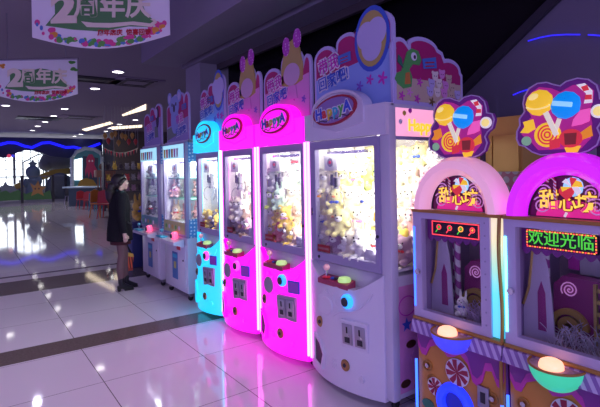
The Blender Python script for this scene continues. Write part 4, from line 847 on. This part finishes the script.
def fill(key, floor_pal, side_pal, back_pal, tiers=4, sc_=1.0, right_pal=None):
    """floor pile, then tiers along the far side wall, then tiers along the back"""
    t, xl, xr, hw = CM[key]; name = {'white': 'white claw machine', 'near magenta': 'nearer magenta machine', 'far magenta': 'farther magenta machine', 'cyan': 'cyan machine'}[key]
    spots = []
    for rn, y, z, x1 in (('front row', .10, .976, hw-.045-.16*hw/.39-.07), ('second row', .23, .976, xr-.085), ('third row', .36, .976, xr-.085)):
        x0 = xl+.42 if y > .2 else xl+.42; n = max(2, round((x1-x0)/.125)+1)
        for i in range(n): spots.append((x0+(x1-x0)*i/(n-1), y, z, f'{ORD[i]} from left in the {rn} of the pile', floor_pal, .0))
    for ti, (tn, z, x) in enumerate(TIER[:tiers]):
        for i in range(4): spots.append((xl+.016+x, .245+.125*i, z, f'{ORD[i]} from the glass on the {tn} side shelf', side_pal[min(ti, len(side_pal)-1)], .75))
    for ti in range(tiers):
        z, x1 = ((.976, .36), (1.135, .29), (1.30, .21), (1.465, .14))[ti]; n = (3, 3, 2, 1)[ti]
        for i in range(n): spots.append((xl+.085 + (x1-.07)*i/max(1, n-1) if n > 1 else xl+.10, .105, z, f'{ORD[i]} from left in {("bottom","second","third","topmost")[ti]} layer by the glass', (floor_pal if ti == 0 else side_pal[min(ti, len(side_pal)-1)]), .5))
    for ti, (tn, z, y) in enumerate(TIER[:tiers]):
        x0, x1 = xl+.016+TIER[ti][2]+.10, xr-.085; n = max(2, round((x1-x0)/.14)+1)
        for i in range(n): spots.append((x0+(x1-x0)*i/(n-1), .81-y, z, f'{ORD[i]} from left on the {tn} back shelf', (right_pal if right_pal and i >= n-2 else back_pal[min(ti, len(back_pal)-1)]), .25))
    for x, y, z, where, pal, rz in spots:
        col = prnd.choice(pal); kind = prnd.choice(['bear', 'bear', 'rabbit', 'chick'] if col in ('yellow', 'pale yellow', 'lime') else ['bear', 'bear', 'bear', 'rabbit'])
        plush(t, kind, col, (x + .01*(prnd.random()-.5), y + .01*(prnd.random()-.5), z), rz + (prnd.random()-.5)*.8, sc_*(.95+.2*prnd.random()), f'{col} plush {kind}, {where}, {name}', f'plush toys in the {name}', (prnd.random()-.5)*.2)
fill('white', ['yellow','white','mauve','cream','cream','white'], [['cream','yellow','white'],['cream','pale yellow','white'],['pale yellow','pale yellow','lime'],['pale yellow','cream']], [['white','cream'],['cream','pale yellow'],['pale yellow','cream'],['pale yellow','white']], 4, 1.1, ['white','white','pink','white'])
fill('near magenta', ['red','orange','yellow','peach','yellow','grey'], [['cream','yellow','peach'],['cream','white','yellow'],['white','mint','lime'],['white','mint','grey']], [['yellow','cream'],['yellow','pale yellow'],['lime','pale yellow'],['peach','white']], 4, 1.05)
fill('far magenta', ['brown','yellow','mauve','brown'], [['white','grey','yellow'],['white','cream'],['white','grey']], [['white','peach'],['cream','white'],['white','cream'],['white']], 2, 1.2)
fill('cyan', ['grey','charcoal','white','yellow'], [['white','grey','charcoal'],['mint','white']], [['white','grey'],['mint','white']], 1, 1.1)
# white prize cabinets: a few toys on each shelf
for key, cols, zs, name in (('koala', [['pink','peach','white'], ['pink','pink','white'], ['white','pink','mint']], (1.0,1.316,1.596), 'koala topped cabinet'), ('end', [['yellow','grey','charcoal'], ['grey','white'], ['mauve','grey']], (1.0,1.316,1.596), 'cabinet beside the woman')):
    for ri, z in enumerate(zs):
        for i in range(4):
            if key == 'end' and ri == 2 and i % 2: continue
            col = prnd.choice(cols[ri]); kind = prnd.choice(['bear','rabbit'])
            plush(WM[key], kind, col, (-.29+.012*ri, .13+.165*i, z), .9+(prnd.random()-.5)*.6, 1.12, f'{col} plush {kind}, {ORD[i] + " from the glass"} on the {("lowest","middle","top")[ri]} shelf, {name}', f'plush toys in the {name}')
# small toys in the candy machines
plush(CD[0], 'rabbit', 'white', (-.06, .14, .752), .4, .62, 'small white plush rabbit beside the paper shreds in the pale pink domed machine', 'toys in the candy machines', -.3)
# paper shreds
for k, (cd, col, lab) in enumerate(((CD[0], (.6,.45,.65), 'lilac paper shreds on the floor of the pale pink domed machine'), (CD[1], (.55,.5,.62), 'silver paper shreds heaped in the magenta domed machine'))):
    b = MB(); r = random.Random(k)
    for i in range(150):
        x, y = (-.0 + .14*r.random() if k == 0 else -.12 + .3*r.random()), .07 + .18*r.random(); a = r.random()*6.3; h = .03 + .09*r.random(); l = .05
        b.tube([(x, y, .752), (x + l*.6*math.cos(a), y + l*.6*math.sin(a), .752+h*.8), (x + l*1.2*math.cos(a), y + l*1.2*math.sin(a)*.6, .752+h)], .0022, 3)
    o = b.build('paper_shreds', mat('shred_%s' % ('lilac','silver')[k], col, .35, .3)); o.location = cd.location; o.rotation_euler = cd.rotation_euler; o['kind'] = 'stuff'; tag(o, lab, 'shreds')
# ================================================================== the woman
def remeshed(b, name, m, parent, vox, smooth=2):
    me = b.mesh(name); o = bpy.data.objects.new(name, me); C.objects.link(o)
    md = o.modifiers.new('r', 'REMESH'); md.mode = 'VOXEL'; md.voxel_size = vox
    sm = o.modifiers.new('s', 'SMOOTH'); sm.iterations = smooth
    dg = bpy.context.evaluated_depsgraph_get(); m2 = bpy.data.meshes.new_from_object(o.evaluated_get(dg)); bpy.data.objects.remove(o)
    m2.polygons.foreach_set('use_smooth', [True]*len(m2.polygons)); m2.materials.clear(); m2.materials.append(m); m2.name = name
    o = bpy.data.objects.new(name, m2); C.objects.link(o)
    if parent: o.parent = parent
    return o
M_skin = mat('skin', (.66,.44,.36), .5); M_coat = mat('black_coat_cloth', (.014,.014,.018), .95, bump=.2, bscale=40); M_coat.node_tree.nodes['Principled BSDF'].inputs['Specular IOR Level'].default_value = .15; M_hair = mat('black_hair', (.012,.009,.009), .45); M_tights = mat('dark_plum_tights', (.17,.095,.095), .6); M_boot = mat('black_leather', (.012,.012,.014), .3)
wo = thing('person', 'woman in a black coat and ankle boots with a black ponytail, facing the machines', 'person', (1.86, 6.98, 0), 0)
LEG = {-1: [(-.045,-.085,.92),(-.04,-.08,.70),(-.035,-.075,.50),(-.06,-.075,.32),(-.05,-.075,.12)], 1: [(-.045,.085,.92),(.0,.08,.70),(.035,.07,.50),(.03,.07,.32),(.05,.07,.12)]}
LR = [.088,.07,.05,.052,.034]
b = MB()
b.loft([(-.045,0,.86,.10,.15),(-.045,0,.95,.105,.155),(-.045,0,1.05,.085,.12),(-.035,0,1.2,.105,.14),(-.04,0,1.33,.09,.155),(-.04,0,1.39,.055,.10)], 20)
for s in (-1, 1): b.tube(LEG[s], LR, 12); b.tube([LEG[s][-1], (LEG[s][-1][0]+.03, LEG[s][-1][1], .075), (LEG[s][-1][0]+.15, LEG[s][-1][1], .03)], [.034,.036,.022], 10)
b.tube([(-.035,0,1.36),(-.02,0,1.47)], [.052,.046], 12)
HC = Vector((-.012, 0, 1.545))
b.ball(HC, (.094,.074,.112), 3); b.ball(HC+Vector((.045,0,-.062)), (.045,.045,.045)); b.ball(HC+Vector((.098,0,-.018)), (.018,.012,.016)); b.ball(HC+Vector((.088,0,-.0)), (.014,.010,.024)); b.ball(HC+Vector((.088,0,-.055)), (.012,.022,.008)); b.ball(HC+Vector((.085,0,-.069)), (.012,.02,.007)); b.ball(HC+Vector((.072,0,-.095)), (.018,.02,.014))
for s in (-1, 1): b.ball(HC+Vector((-.005,s*.074,-.015)), (.016,.008,.027)); b.ball(HC+Vector((.06,s*.04,-.03)), (.03,.025,.03))
ARM = {-1: [(-.05,-.165,1.36),(-.075,-.225,1.09),(-.035,-.225,.84)], 1: [(-.04,.165,1.36),(-.02,.225,1.1),(.04,.19,.87)]}
for s in (-1, 1):
    b.tube(ARM[s], [.05,.04,.027], 10); w_ = Vector(ARM[s][2]); d = (w_ - Vector(ARM[s][1])).normalized(); pc = w_ + d*.055
    b.tube([w_, w_+d*.03, w_+d*.085], [.024,.030,.028], 10)
    for k, (ln, off) in enumerate(((.062,-.024),(.072,-.008),(.068,.008),(.055,.022))):
        p0 = w_ + d*.08 + Vector((off, 0, 0)); curl = Vector((0, -s*.03, 0)); b.tube([p0, p0+d*ln*.5+curl*.3, p0+d*ln*.85+curl*1.1], [.010,.009,.007], 8)
    t0 = w_ + d*.035 + Vector((.022,0,0)); b.tube([t0, t0+d*.03+Vector((.022,-s*.006,0)), t0+d*.058+Vector((.024,-s*.016,0))], [.012,.010,.008], 8)
body = remeshed(b, 'body', M_skin, wo, .006, 2)
for s in (-1, 1):
    MB().ball(HC+Vector((.083,s*.030,.006)), (.006,.012,.006), 2).build('eye', M_dark, wo); MB().tube([HC+Vector((.086,s*.016,.024)), HC+Vector((.082,s*.034,.030)), HC+Vector((.068,s*.050,.026))], .004, 6).build('eyebrow', M_hair, wo)
MB().ball(HC+Vector((.097,0,-.062)), (.006,.018,.008), 2).build('lips', mat('lip_red', (.5,.12,.12), .4), wo)
b = MB()
for s in (-1, 1): b.tube([LEG[s][0], *LEG[s][1:]], [r+.005 for r in LR], 14)
remeshed(b, 'tights', M_tights, wo, .007, 2)
remeshed(MB().loft([(-.03,0,.66,.14,.165),(-.04,0,.95,.115,.16)], 20), 'skirt', mat('dark_red_skirt', (.07,.015,.02), .8), wo, .01, 2)
for s in (-1, 1):
    x, y, _ = LEG[s][-1]
    b = MB(); b.tube([(x,y,.19),(x,y,.12),(x+.01,y,.08)], [.046,.044,.046], 14); b.tube([(x-.01,y,.085),(x+.05,y,.06),(x+.11,y,.035),(x+.165,y,.025)], [.044,.044,.036,.02], 12); b.loft([(x-.03,y,.0,.022,.022),(x-.03,y,.08,.03,.03)], 12)
    b.box(x+.04, x+.17, y-.03, y+.03, .0, .018, .004)
    bt = remeshed(b, 'boot', M_boot, wo, .006, 2)
b = MB()
b.loft([(-.04,0,.715,.175,.215),(-.045,0,.82,.168,.205),(-.045,0,.95,.155,.19),(-.04,0,1.07,.142,.175),(-.035,0,1.2,.145,.18),(-.04,0,1.31,.125,.185),(-.042,0,1.38,.095,.165),(-.035,0,1.425,.07,.09)], 28)
for s in (-1, 1): b.tube([ARM[s][0], *[tuple(Vector(p)) for p in ARM[s][1:]]], [.075,.058,.047], 14); b.ball(ARM[s][0], (.078,.07,.07))
b.tube([(-.06,-.06,1.40),(-.085,0,1.445),(-.06,.06,1.40)], .035, 10); b.tube([(-.02,-.07,1.41),(.045,-.06,1.34),(.08,-.03,1.24)], [.03,.034,.016], 10); b.tube([(-.02,.07,1.41),(.045,.06,1.34),(.08,.03,1.24)], [.03,.034,.016], 10)
coat = remeshed(b, 'coat', M_coat, wo, .010, 3)
MB().tube([(.118,.0,1.22),(.125,0,1.1),(.13,0,.95),(.138,0,.73)], .006, 6).build('placket', mat('coat_edge', (.03,.03,.035), .5), coat)
for z in (1.15, 1.02, .89):
    for y in (-.06, .06): MB().ball((.112, y, z), (.012,.014,.014), 2).build('button', M_dark, coat)
MB().tube([(.02,-.185,.98),(.09,-.15,.94)], .012, 8).build('pocket_flap', mat('coat_edge', (.03,.03,.035), .5), coat)
for s in (-1, 1): MB().tube([ARM[s][2], Vector(ARM[s][2]) + Vector((0,0,.02))], .05, 14).build('cuff', M_coat, coat)
b = MB(); b.ball(HC+Vector((-.040,0,.022)), (.096,.084,.104), 3); b.ball(HC+Vector((-.06,0,-.03)), (.065,.078,.08)); b.ball(HC+Vector((.015,0,.080)), (.06,.066,.036)); b.tube([HC+Vector((.055,-.062,.05)), HC+Vector((.01,-.078,.02)), HC+Vector((-.04,-.075,-.03))], [.02,.026,.034], 8); b.tube([HC+Vector((.055,.062,.05)), HC+Vector((.01,.078,.02)), HC+Vector((-.04,.075,-.03))], [.02,.026,.034], 8)
b.tube([HC+Vector((-.09,0,-.02)), HC+Vector((-.13,0,-.05)), HC+Vector((-.15,0,-.13)), HC+Vector((-.15,0,-.23)), HC+Vector((-.135,0,-.32))], [.04,.058,.07,.058,.016], 14)
hair = remeshed(b, 'hair', M_hair, wo, .008, 2)
MB().lathe([(.045,-.012),(.05,0),(.045,.012)], tuple(HC+Vector((-.108,0,-.03))), 'x', 16).build('hair_band', M_dark, hair)
# the bag in her hand
bag = thing('bag', 'small red and black striped bag hanging from the hand of the woman', 'bag', (1.86+.115, 6.98+.19, .24), 0)
MB().prism([(-.065,.0),(.055,.0),(.075,.21),(-.04,.24)], -.05, .05).build('pouch', stripes('bag_stripes', (.75,.12,.04), (.02,.01,.01), 26, (1,0,.12), .4, .62), bag, False)
MB().prism([(-.042,.215),(.076,.185),(.07,.235),(-.03,.262)], -.053, .053).build('yellow_band', mat('bag_yellow', (.7,.42,.06), .4), bag, False); MB().prism([(-.07,-.012),(.06,-.012),(.06,.03),(-.066,.03)], -.052, .052).build('base_band', mat('bag_red', (.4,.05,.03), .4), bag, False)
for y in (-.035, .035): MB().tube([(-.03, y, .245), (-.055, y*.6, .38), (-.065, y*.2, .535), (-.05, y*.2, .545), (-.02, y*.6, .40), (.05, y, .235)], .007, 6).build('strap', M_boot, bag)

# ================================================================== beyond the machines
M_day = mat('daylight_pane', (.9,.95,1), .3, emit=(.86,.93,1), es=2.6); M_mull = mat('window_mullion', (.2,.22,.26), .5)
Yw = 38.0
xa, xb = onY(-20,170,Yw).x, onY(104,170,Yw).x
for i in range(4):
    x0 = xa + (xb-xa)*i/4; x1 = xa + (xb-xa)*(i+1)/4
    wdw = struct(MB().box(x0+.08, x1-.08, Yw, Yw+.04, .9, 3.9).build('window_%d' % (i+1), M_day, smooth=False))
    m = MB().ring([(x0,.8),(x1,.8),(x1,4.0),(x0,4.0)], [(x0+.08,.9),(x1-.08,.9),(x1-.08,3.9),(x0+.08,3.9)], Yw-.1, Yw+.06)
    m.build('window_frame', M_mull, wdw, False)
    for k in (1, 2, 3): MB().box(x0+(x1-x0)*k/4-.025, x0+(x1-x0)*k/4+.025, Yw-.06, Yw, .9, 3.9).build('mullion', M_mull, wdw, False)
    for z in (1.5, 2.1, 2.7, 3.3): MB().box(x0+.08, x1-.08, Yw-.05, Yw, z-.02, z+.02).build('transom', M_mull, wdw, False)
struct(MB().box(xa-6, xb+3, Yw+.06, Yw+.2, 0, HM).build('wall_window', mat('window_wall', (.25,.26,.32), .7), smooth=False))
def poly(name, pts, Y, th, m, parent=None, z0=None):
    p = [onY(x, y, Y) for x, y in pts]; return MB().prism([(a.x, a.z) for a in p], Y, Y+th).build(name, m, parent, False)
def tagn(o, l, c, g=None): return tag(o, l, c, g)
# wavy blue fascia with its LED line
Yf = 33.6
fa = tag(poly('wavy_fascia', [(-12,137),(102,139),(103,166),(98,157),(88,153),(78,156),(68,158),(60,157),(50,156),(42,153),(34,150.5),(26,150),(18,152.5),(10,156),(4,158),(-4,156),(-12,155)], Yf, .5, mat('deep_blue_board', (.03,.035,.14), .5)), 'dark blue wavy fascia with a glowing blue line above the play area', 'fascia')
MB().tube([onY(x, y, Yf-.06) for x, y in ((-12,147),(0,144.5),(8,142.5),(16,143),(24,146),(32,147.5),(42,143),(50,142.5),(58,145),(66,147.5),(74,147),(84,149.5),(92,146.5),(100,143.5))], .085, 8).build('glow_strip', mat('blue_led_line', (.02,.02,.4), .4, emit=(.01,.01,1), es=1.3), fa)
MB().ball(onY(9,156,Yf-.1), .12, 2).build('pink_lamp', mat('red_lantern', (.6,.05,.1), .4, emit=(1,.1,.2), es=.5), fa); MB().ball(onY(13,156,Yf-.1), .10, 2).build('blue_lamp', mat('blue_lantern', (.05,.05,.6), .4, emit=(.1,.1,1), es=.5), fa)
# play area fence: glass panels, posts and pictures stuck on them
Yg = 32.8
fe = thing('play_area_fence', 'low glass fence with sea animal stickers in front of the play area', 'fence', tuple(onY(20,201,Yg).xy) + (0,))
ox, oy = fe.location.x, fe.location.y
def lp(px, py, Y=Yg): p = onY(px, py, Y); return (p.x-ox, p.z)
def lpoly(name, pts, th, m, d=0): return MB().prism([lp(*p) for p in pts], d, d+th).build(name, m, fe, False)
GZ = 1.62
xs = [-14, 22, 53, 66]
for a, c in zip(xs, xs[1:]):
    x0, x1 = lp(a,190)[0], lp(c,190)[0]
    MB().box(x0+.06, x1-.06, .02, .04, .12, GZ-.06).build('glass_panel', M_glass, fe, False)
    MB().box(x0, x1, -.01, .07, GZ-.06, GZ).build('top_rail', M_mull, fe, False); MB().box(x0, x1, -.02, .08, 0, .14).build('kerb', mat('fence_kerb', (.2,.2,.25), .5), fe, False)
for a in xs: x = lp(a,190)[0]; MB().box(x-.07, x+.07, -.05, .09, 0, GZ+.03).build('post', M_dark, fe, False)
lpoly('seaweed_sticker', [(-5,201),(-5,192),(4,189),(10,193),(18,190),(26,194),(34,191),(44,193),(50,190),(52,199)], .01, mat('seaweed_green', (.08,.22,.07), .5), -.02)
lpoly('shark_sticker', [(0,186),(3,185.5),(5,181.5),(8,185),(14,186),(17,190),(13,191),(6,190.5),(0,192),(2,189)], .01, mat('shark_grey', (.2,.24,.28), .5), -.025)
sf = lp(37,189.5); st = lpoly('starfish_sticker', [(30,183),(35,186),(38,180.5),(40,186),(46,187),(42,190.5),(44,196),(38,193),(31,196),(33,190)], .01, mat('starfish_orange', (.5,.25,.08), .5), -.03)
for s in (-1, 1): MB().prism(circ(sf[0]+s*.1, sf[1]+.05, .04, .06, 8), -.04, -.031).build('eye_print', M_darkp, st, False)
# play structure: slide, rocks, railings, blue figure
sl = thing('slide', 'yellow plastic slide rising behind the glass fence', 'slide', (onY(40,180,34.6).x, 34.6, 0)); sx0 = sl.location.x
def sp(px, py): p = onY(px, py, 34.6); return (p.x-sx0, p.z)
MB().prism([sp(14,190),(sp(14,184.5)),sp(38,175),sp(54,169.5),sp(70,168),sp(70,174),sp(55,175.5),sp(38,181)], -.4, .4).build('chute', mat('slide_yellow', (.55,.36,.06), .4), sl, False)
for a in (20, 40, 64): x, z = sp(a, 180); MB().tube([(x,0,0.0),(x,0,z)], .07, 8).build('leg', M_mull, sl)
rl = thing('stair_railing', 'dark metal stair railing above the yellow slide', 'railing', (sx0, 36.9, 0))
def rp(px, py): p = onY(px, py, 36.9); return (p.x-sx0, 0, p.z)
MB().tube([rp(22,163),rp(38,154.5),rp(42,154)], .05, 6).build('rail', M_mull, rl); MB().tube([rp(60,165),rp(80,155.5),rp(101,155)], .06, 6).build('rail', M_mull, rl); MB().tube([rp(58,169),rp(100,169)], .05, 6).build('rail', M_mull, rl)
for a, t_ in ((23,162),(43,154),(66,162),(78,157),(90,156)): q = rp(a, t_); MB().tube([(q[0],0,0), q], .045, 6).build('post', M_mull, rl)
for nm, px, py, r, c, l, cat in (('rock_sculpture', 57, 161, (1.05,.5,.75), (.2,.22,.26), 'grey rounded whale-like sculpture at the top of the slide', 'sculpture'), ('foam_rock', 60, 188, (.8,.35,.9), (.13,.15,.2), 'dark blue padded block beside the right fence post', 'play block')):
    p = onY(px, py, 33.5 if nm == 'foam_rock' else 35.7); z = r[2] if nm == 'foam_rock' else p.z
    o = thing(nm, l, cat, (p.x, p.y, 0)); m = mat(nm, c, .6)
    remeshed(MB().ball((0,0,z), r, 3).ball((-r[0]*.6,0,z-.25), (r[0]*.5,r[1],r[2]*.6), 2).ball((r[0]*.8,0,z+.1), (r[0]*.35,r[1]*.5,r[2]*.5), 2), 'boulder', m, o, .06, 3)
    MB().tube([(0,0,0),(0,0,max(.2, z-r[2]*.6))], .18, 10).build('plinth', m, o)
p = onY(33, 178, 33.65); fg = thing('shell_figure', 'grey blue figure standing behind the starfish sticker', 'sculpture', (p.x, p.y, 0)); mg = mat('figure_blue_grey', (.16,.24,.32), .5)
remeshed(MB().loft([(0,0,0,.45,.35),(0,0,.7,.42,.35),(0,0,1.3,.38,.3),(0,0,1.5,.2,.2)], 16).ball((0,0,1.85), (.42,.36,.42), 3).ball((.35,-.1,1.3), (.16,.16,.3)).ball((-.4,-.1,1.2), (.16,.16,.3)), 'torso', mg, fg, .04, 3)
MB().prism(star(0, 2.35, .3, 5, .55), -.08, .08).build('crest', mg, fg, False)
# arched teal panel with an octopus cut-out
ar = thing('arched_panel', 'teal arched play panel with a magenta octopus cut-out', 'play panel', (onY(87,180,32.0).x, 32.0, 0)); ax = ar.location.x
def ap(px, py): p = onY(px, py, 32.0); return (p.x-ax, p.z)
def apo(nm, pts, d, m, th=.1): return MB().prism([ap(*p) for p in pts], d, d+th).build(nm, m, ar, False)
apo('panel', [(72,200),(72,158),(76,152),(85,148.5),(94,149.5),(100,153),(102,158),(102,200)], 0, mat('teal_panel', (.08,.3,.36), .5)); 
MB().tube([(*[ap(x,y)[0]],-.05,ap(x,y)[1]) for x, y in ((72,199),(72,158),(76,152),(85,148.5),(94,149.5),(100,153),(102,158),(102,199))], .12, 8).build('arch_rim', mat('pale_rim', (.5,.62,.7), .4), ar)
apo('window_opening', [(74,180),(74,160),(82,158),(82,180)], -.03, M_day, .02); apo('panel_dark', [(83,186),(83,156),(98,158),(98,186)], -.03, mat('panel_navy', (.05,.08,.14), .5), .02)
oc = apo('octopus', [(85,170),(86.5,165),(86,159),(88.5,154.5),(92,154.5),(94.5,159),(94,165),(97,170),(96,176),(94,171),(92.5,178),(90.5,171),(88.5,178),(87,171),(85.5,176)], -.08, mat('octopus_magenta', (.55,.05,.16), .5), .04)
for x in (89,92): c = ap(x,161); MB().prism(circ(c[0], c[1], .05, .07, 8), -.09, -.081).build('eye', M_whitep, oc, False)
apo('yellow_hill', [(77,186),(80,180),(86,178),(93,180),(97,186)], -.12, mat('hill_ochre', (.35,.22,.04), .5), .04)
# counter with chairs
c0, c1 = onY(67,186,27.5), onY(108,188,25.5)
ct = thing('counter', 'long counter with a pale cyan top and dark front in the far hall', 'counter', ((c0.x+c1.x)/2, (c0.y+c1.y)/2, 0), math.atan2(c1.y-c0.y, c1.x-c0.x)); L = (c1-c0).xy.length
MB().box(-L/2, L/2, -.35, .35, .95, 1.03, .02).build('worktop', mat('pale_cyan_top', (.62,.85,.86), .3), ct); MB().box(-L/2+.1, L/2-.1, .0, .3, 0, .95).build('front_panel', mat('counter_front', (.05,.09,.11), .5), ct, False)
def kid_chair(px, py, col, label, s=1.0, rz=0):
    p = onZ(px, py, 0); t = thing('small_chair', label, 'chair', (p.x, p.y, 0), rz, 'children chairs'); m = mat('chair_' + col[0], col[1], .4)
    MB().box(-.2*s, .2*s, -.2*s, .2*s, .40*s, .44*s, .015).build('seat', m, t); MB().prism([(-.2*s,.46*s),(.2*s,.46*s),(.17*s,.8*s),(0,.86*s),(-.17*s,.8*s)], .17*s, .2*s).build('backrest', m, t, False)
    for x in (-1, 1):
        for y in (-1, 1): MB().tube([(x*.21*s, y*.21*s, .0), (x*.16*s, y*.16*s, .41*s)], .018*s, 8).build('leg', m if col[0] != 'dark' else M_steel, t)
RED = ('red', (.5,.04,.05)); DRK = ('dark', (.05,.05,.07)); ORG = ('orange', (.6,.22,.04)); BLU = ('teal', (.05,.25,.35))
for a in ((70,203,DRK,'dark chair at the left end of the pale cyan counter',1,.3),(76,204,DRK,'second dark chair from the left along the pale cyan counter',1,1.2),(82,208,RED,'leftmost of the red chairs along the pale cyan counter',1,.2),(88.5,209,RED,'middle red chair along the pale cyan counter',1,2.8),(95.5,211,BLU,'teal chair along the pale cyan counter',1,.4),(100,217,ORG,'small orange chair behind the back of the woman',1.25,.6),(107,218,RED,'red chair nearest to the back of the woman',1.25,2.5)): kid_chair(*a)
# toy stall and toys
stl = thing('toy_stall', 'reddish wooden stall with a striped front standing on the far counter side', 'stall', (onY(105,180,24.5).x, 24.5, 0)); 
MB().box(-.42,.42,-.25,.25,0,1.0,.01).build('base', mat('stall_dark', (.08,.05,.05), .5), stl); MB().box(-.45,.45,-.28,.28,1.5,1.85,.01).build('sign_board', mat('stall_wood', (.3,.14,.09), .5), stl)
for k in range(7): MB().box(-.41+.125*k, -.35+.125*k, -.26, -.22, 1.0, 1.5).build('slat', mat('stall_red', (.3,.05,.05), .5) if k % 2 else mat('stall_wood', (.3,.14,.09), .5), stl, False)
MB().ball((-.12,0,2.02), (.17,.14,.17), 2).ball((.16,0,1.98), (.13,.12,.13), 2).build('toy_display', mat('brown_plush', (.2,.12,.08), .8), stl)
shf = thing('toy_shelf', 'dark toy shelf against the far shop wall, mostly hidden by the woman and cabinets', 'shelf', (onY(124,180,22.5).x, 22.5, 0))
for x in (-.9, .9): MB().box(x-.03, x+.03, -.2, .2, 0, 2.2).build('side_panel', M_dark, shf, False)
for z in (.3,.8,1.3,1.8): MB().box(-.87,.87,-.2,.2,z,z+.03).build('shelf_board', M_dark, shf, False)
r = random.Random(21)
for z in (.8,1.3,1.8):
    for k in range(6):
        col = r.choice(['yellow','red','brown','mauve','charcoal','grey']); kd = r.choice(['bear','rabbit'])
        plush(shf, kd, col, (-.70+.28*k, -.02, z+.031), 0, 1.6, f'{col} plush {kd}, {"leftmost" if k == 0 else ORD[k] + " from left"} on the {({.8:"lower",1.3:"middle",1.8:"top"})[z]} board of the far toy shelf', 'toys on the far shelf', 0, False)
# yellow toy on a blue crate beyond the last machine
p = onY(138,230,8.6); cr = thing('display_crate', 'dark blue crate under the yellow toy beyond the last machine', 'crate', (p.x, p.y, 0))
MB().box(-.15,.15,-.15,.15,0,.80,.01).build('box', mat('crate_blue', (.03,.05,.2), .5), cr); MB().box(-.16,.16,-.16,.16,.78,.81,.004).build('lid', mat('crate_lid', (.1,.12,.3), .5), cr)
plush(cr, 'rabbit', 'yellow', (0,0,.812), .3, 1.9, 'large yellow plush toy between the woman and the last white cabinet', 'lone toy')
# bunting and hanging ornaments
bn = thing('bunting', 'string of small red, white and yellow pennants in the far hall', 'bunting', (onY(121,150,21.0).x, 21.0, 0)); bx0 = bn.location.x
def bp_(px, py): q = onY(px, py, 21.0); return (q.x-bx0, 0, q.z)
pts = [bp_(104+34*k/12, 148 + 5*math.sin(PI*k/12)) for k in range(13)]
MB().tube(pts, .012, 5).build('string', M_steel, bn)
for k in range(12):
    a, c = Vector(pts[k]), Vector(pts[k+1]); mid = (a+c)/2
    MB().prism([(a.x+.02, a.z), (c.x-.02, c.z), (mid.x, mid.z-.2)], -.01, .01).build('pennant', (M_redplastic, mat('pennant_pink', (.7,.25,.3), .5), M_redplastic, mat('pennant_cream', (.7,.6,.45), .5))[k % 4], bn, False)
for end in (pts[0], pts[-1]): MB().tube([end, (end[0], 0, HM-.01)], .008, 5).build('hanger', M_steel, bn)
r = random.Random(4)
NM = ('first','second','third','fourth','fifth','sixth','seventh','eighth','ninth','tenth')
for k in range(10):
    px, py = 105 + 3.4*k, 133 + 10*r.random(); q = onY(px, py, 19.0); cN = r.choice([('gold',(.6,.35,.08)),('red',(.55,.05,.05)),('gold',(.6,.35,.08))])
    o = thing('hanging_ornament', f'{cN[0]} ornament on a thread, {NM[k]} from the left in the row above the bunting', 'ornament', (q.x, q.y, q.z), 0, 'hanging ornaments')
    m = mat('ornament_'+cN[0], cN[1], .35); MB().lathe([(.01,-.16),(.07,-.06),(.085,0),(.05,.07),(.015,.1)], n=12).build('bauble', m, o); MB().tube([(0,0,.1),(0,0,HM-q.z-.005)], .008, 5).build('thread', M_steel, o)
# ================================================================== world and lights
w = bpy.data.worlds.new('world'); bpy.context.scene.world = w; w.use_nodes = True
w.node_tree.nodes['Background'].inputs[0].default_value = (.38,.27,.95,1); w.node_tree.nodes['Background'].inputs[1].default_value = .62
sc = bpy.context.scene
sc.view_settings.view_transform = 'Standard'; sc.view_settings.look = 'None'; sc.view_settings.gamma = 1; sc.view_settings.exposure = .12; sc.view_settings.use_curve_mapping = False
sc.cycles.use_denoising = True; sc.cycles.max_bounces = 8; sc.cycles.transparent_max_bounces = 16; sc.cycles.sample_clamp_indirect = 6
sc.cycles.caustics_reflective = False; sc.cycles.caustics_refractive = False

# soft fill light added behind the camera to brighten banners and fronts
lamp('fill_light', 'AREA', 190, (.62,.54,1), None, (-2.5, -6, 2.9), 6, 2.6, (PI/2+.08, 0, -.2))
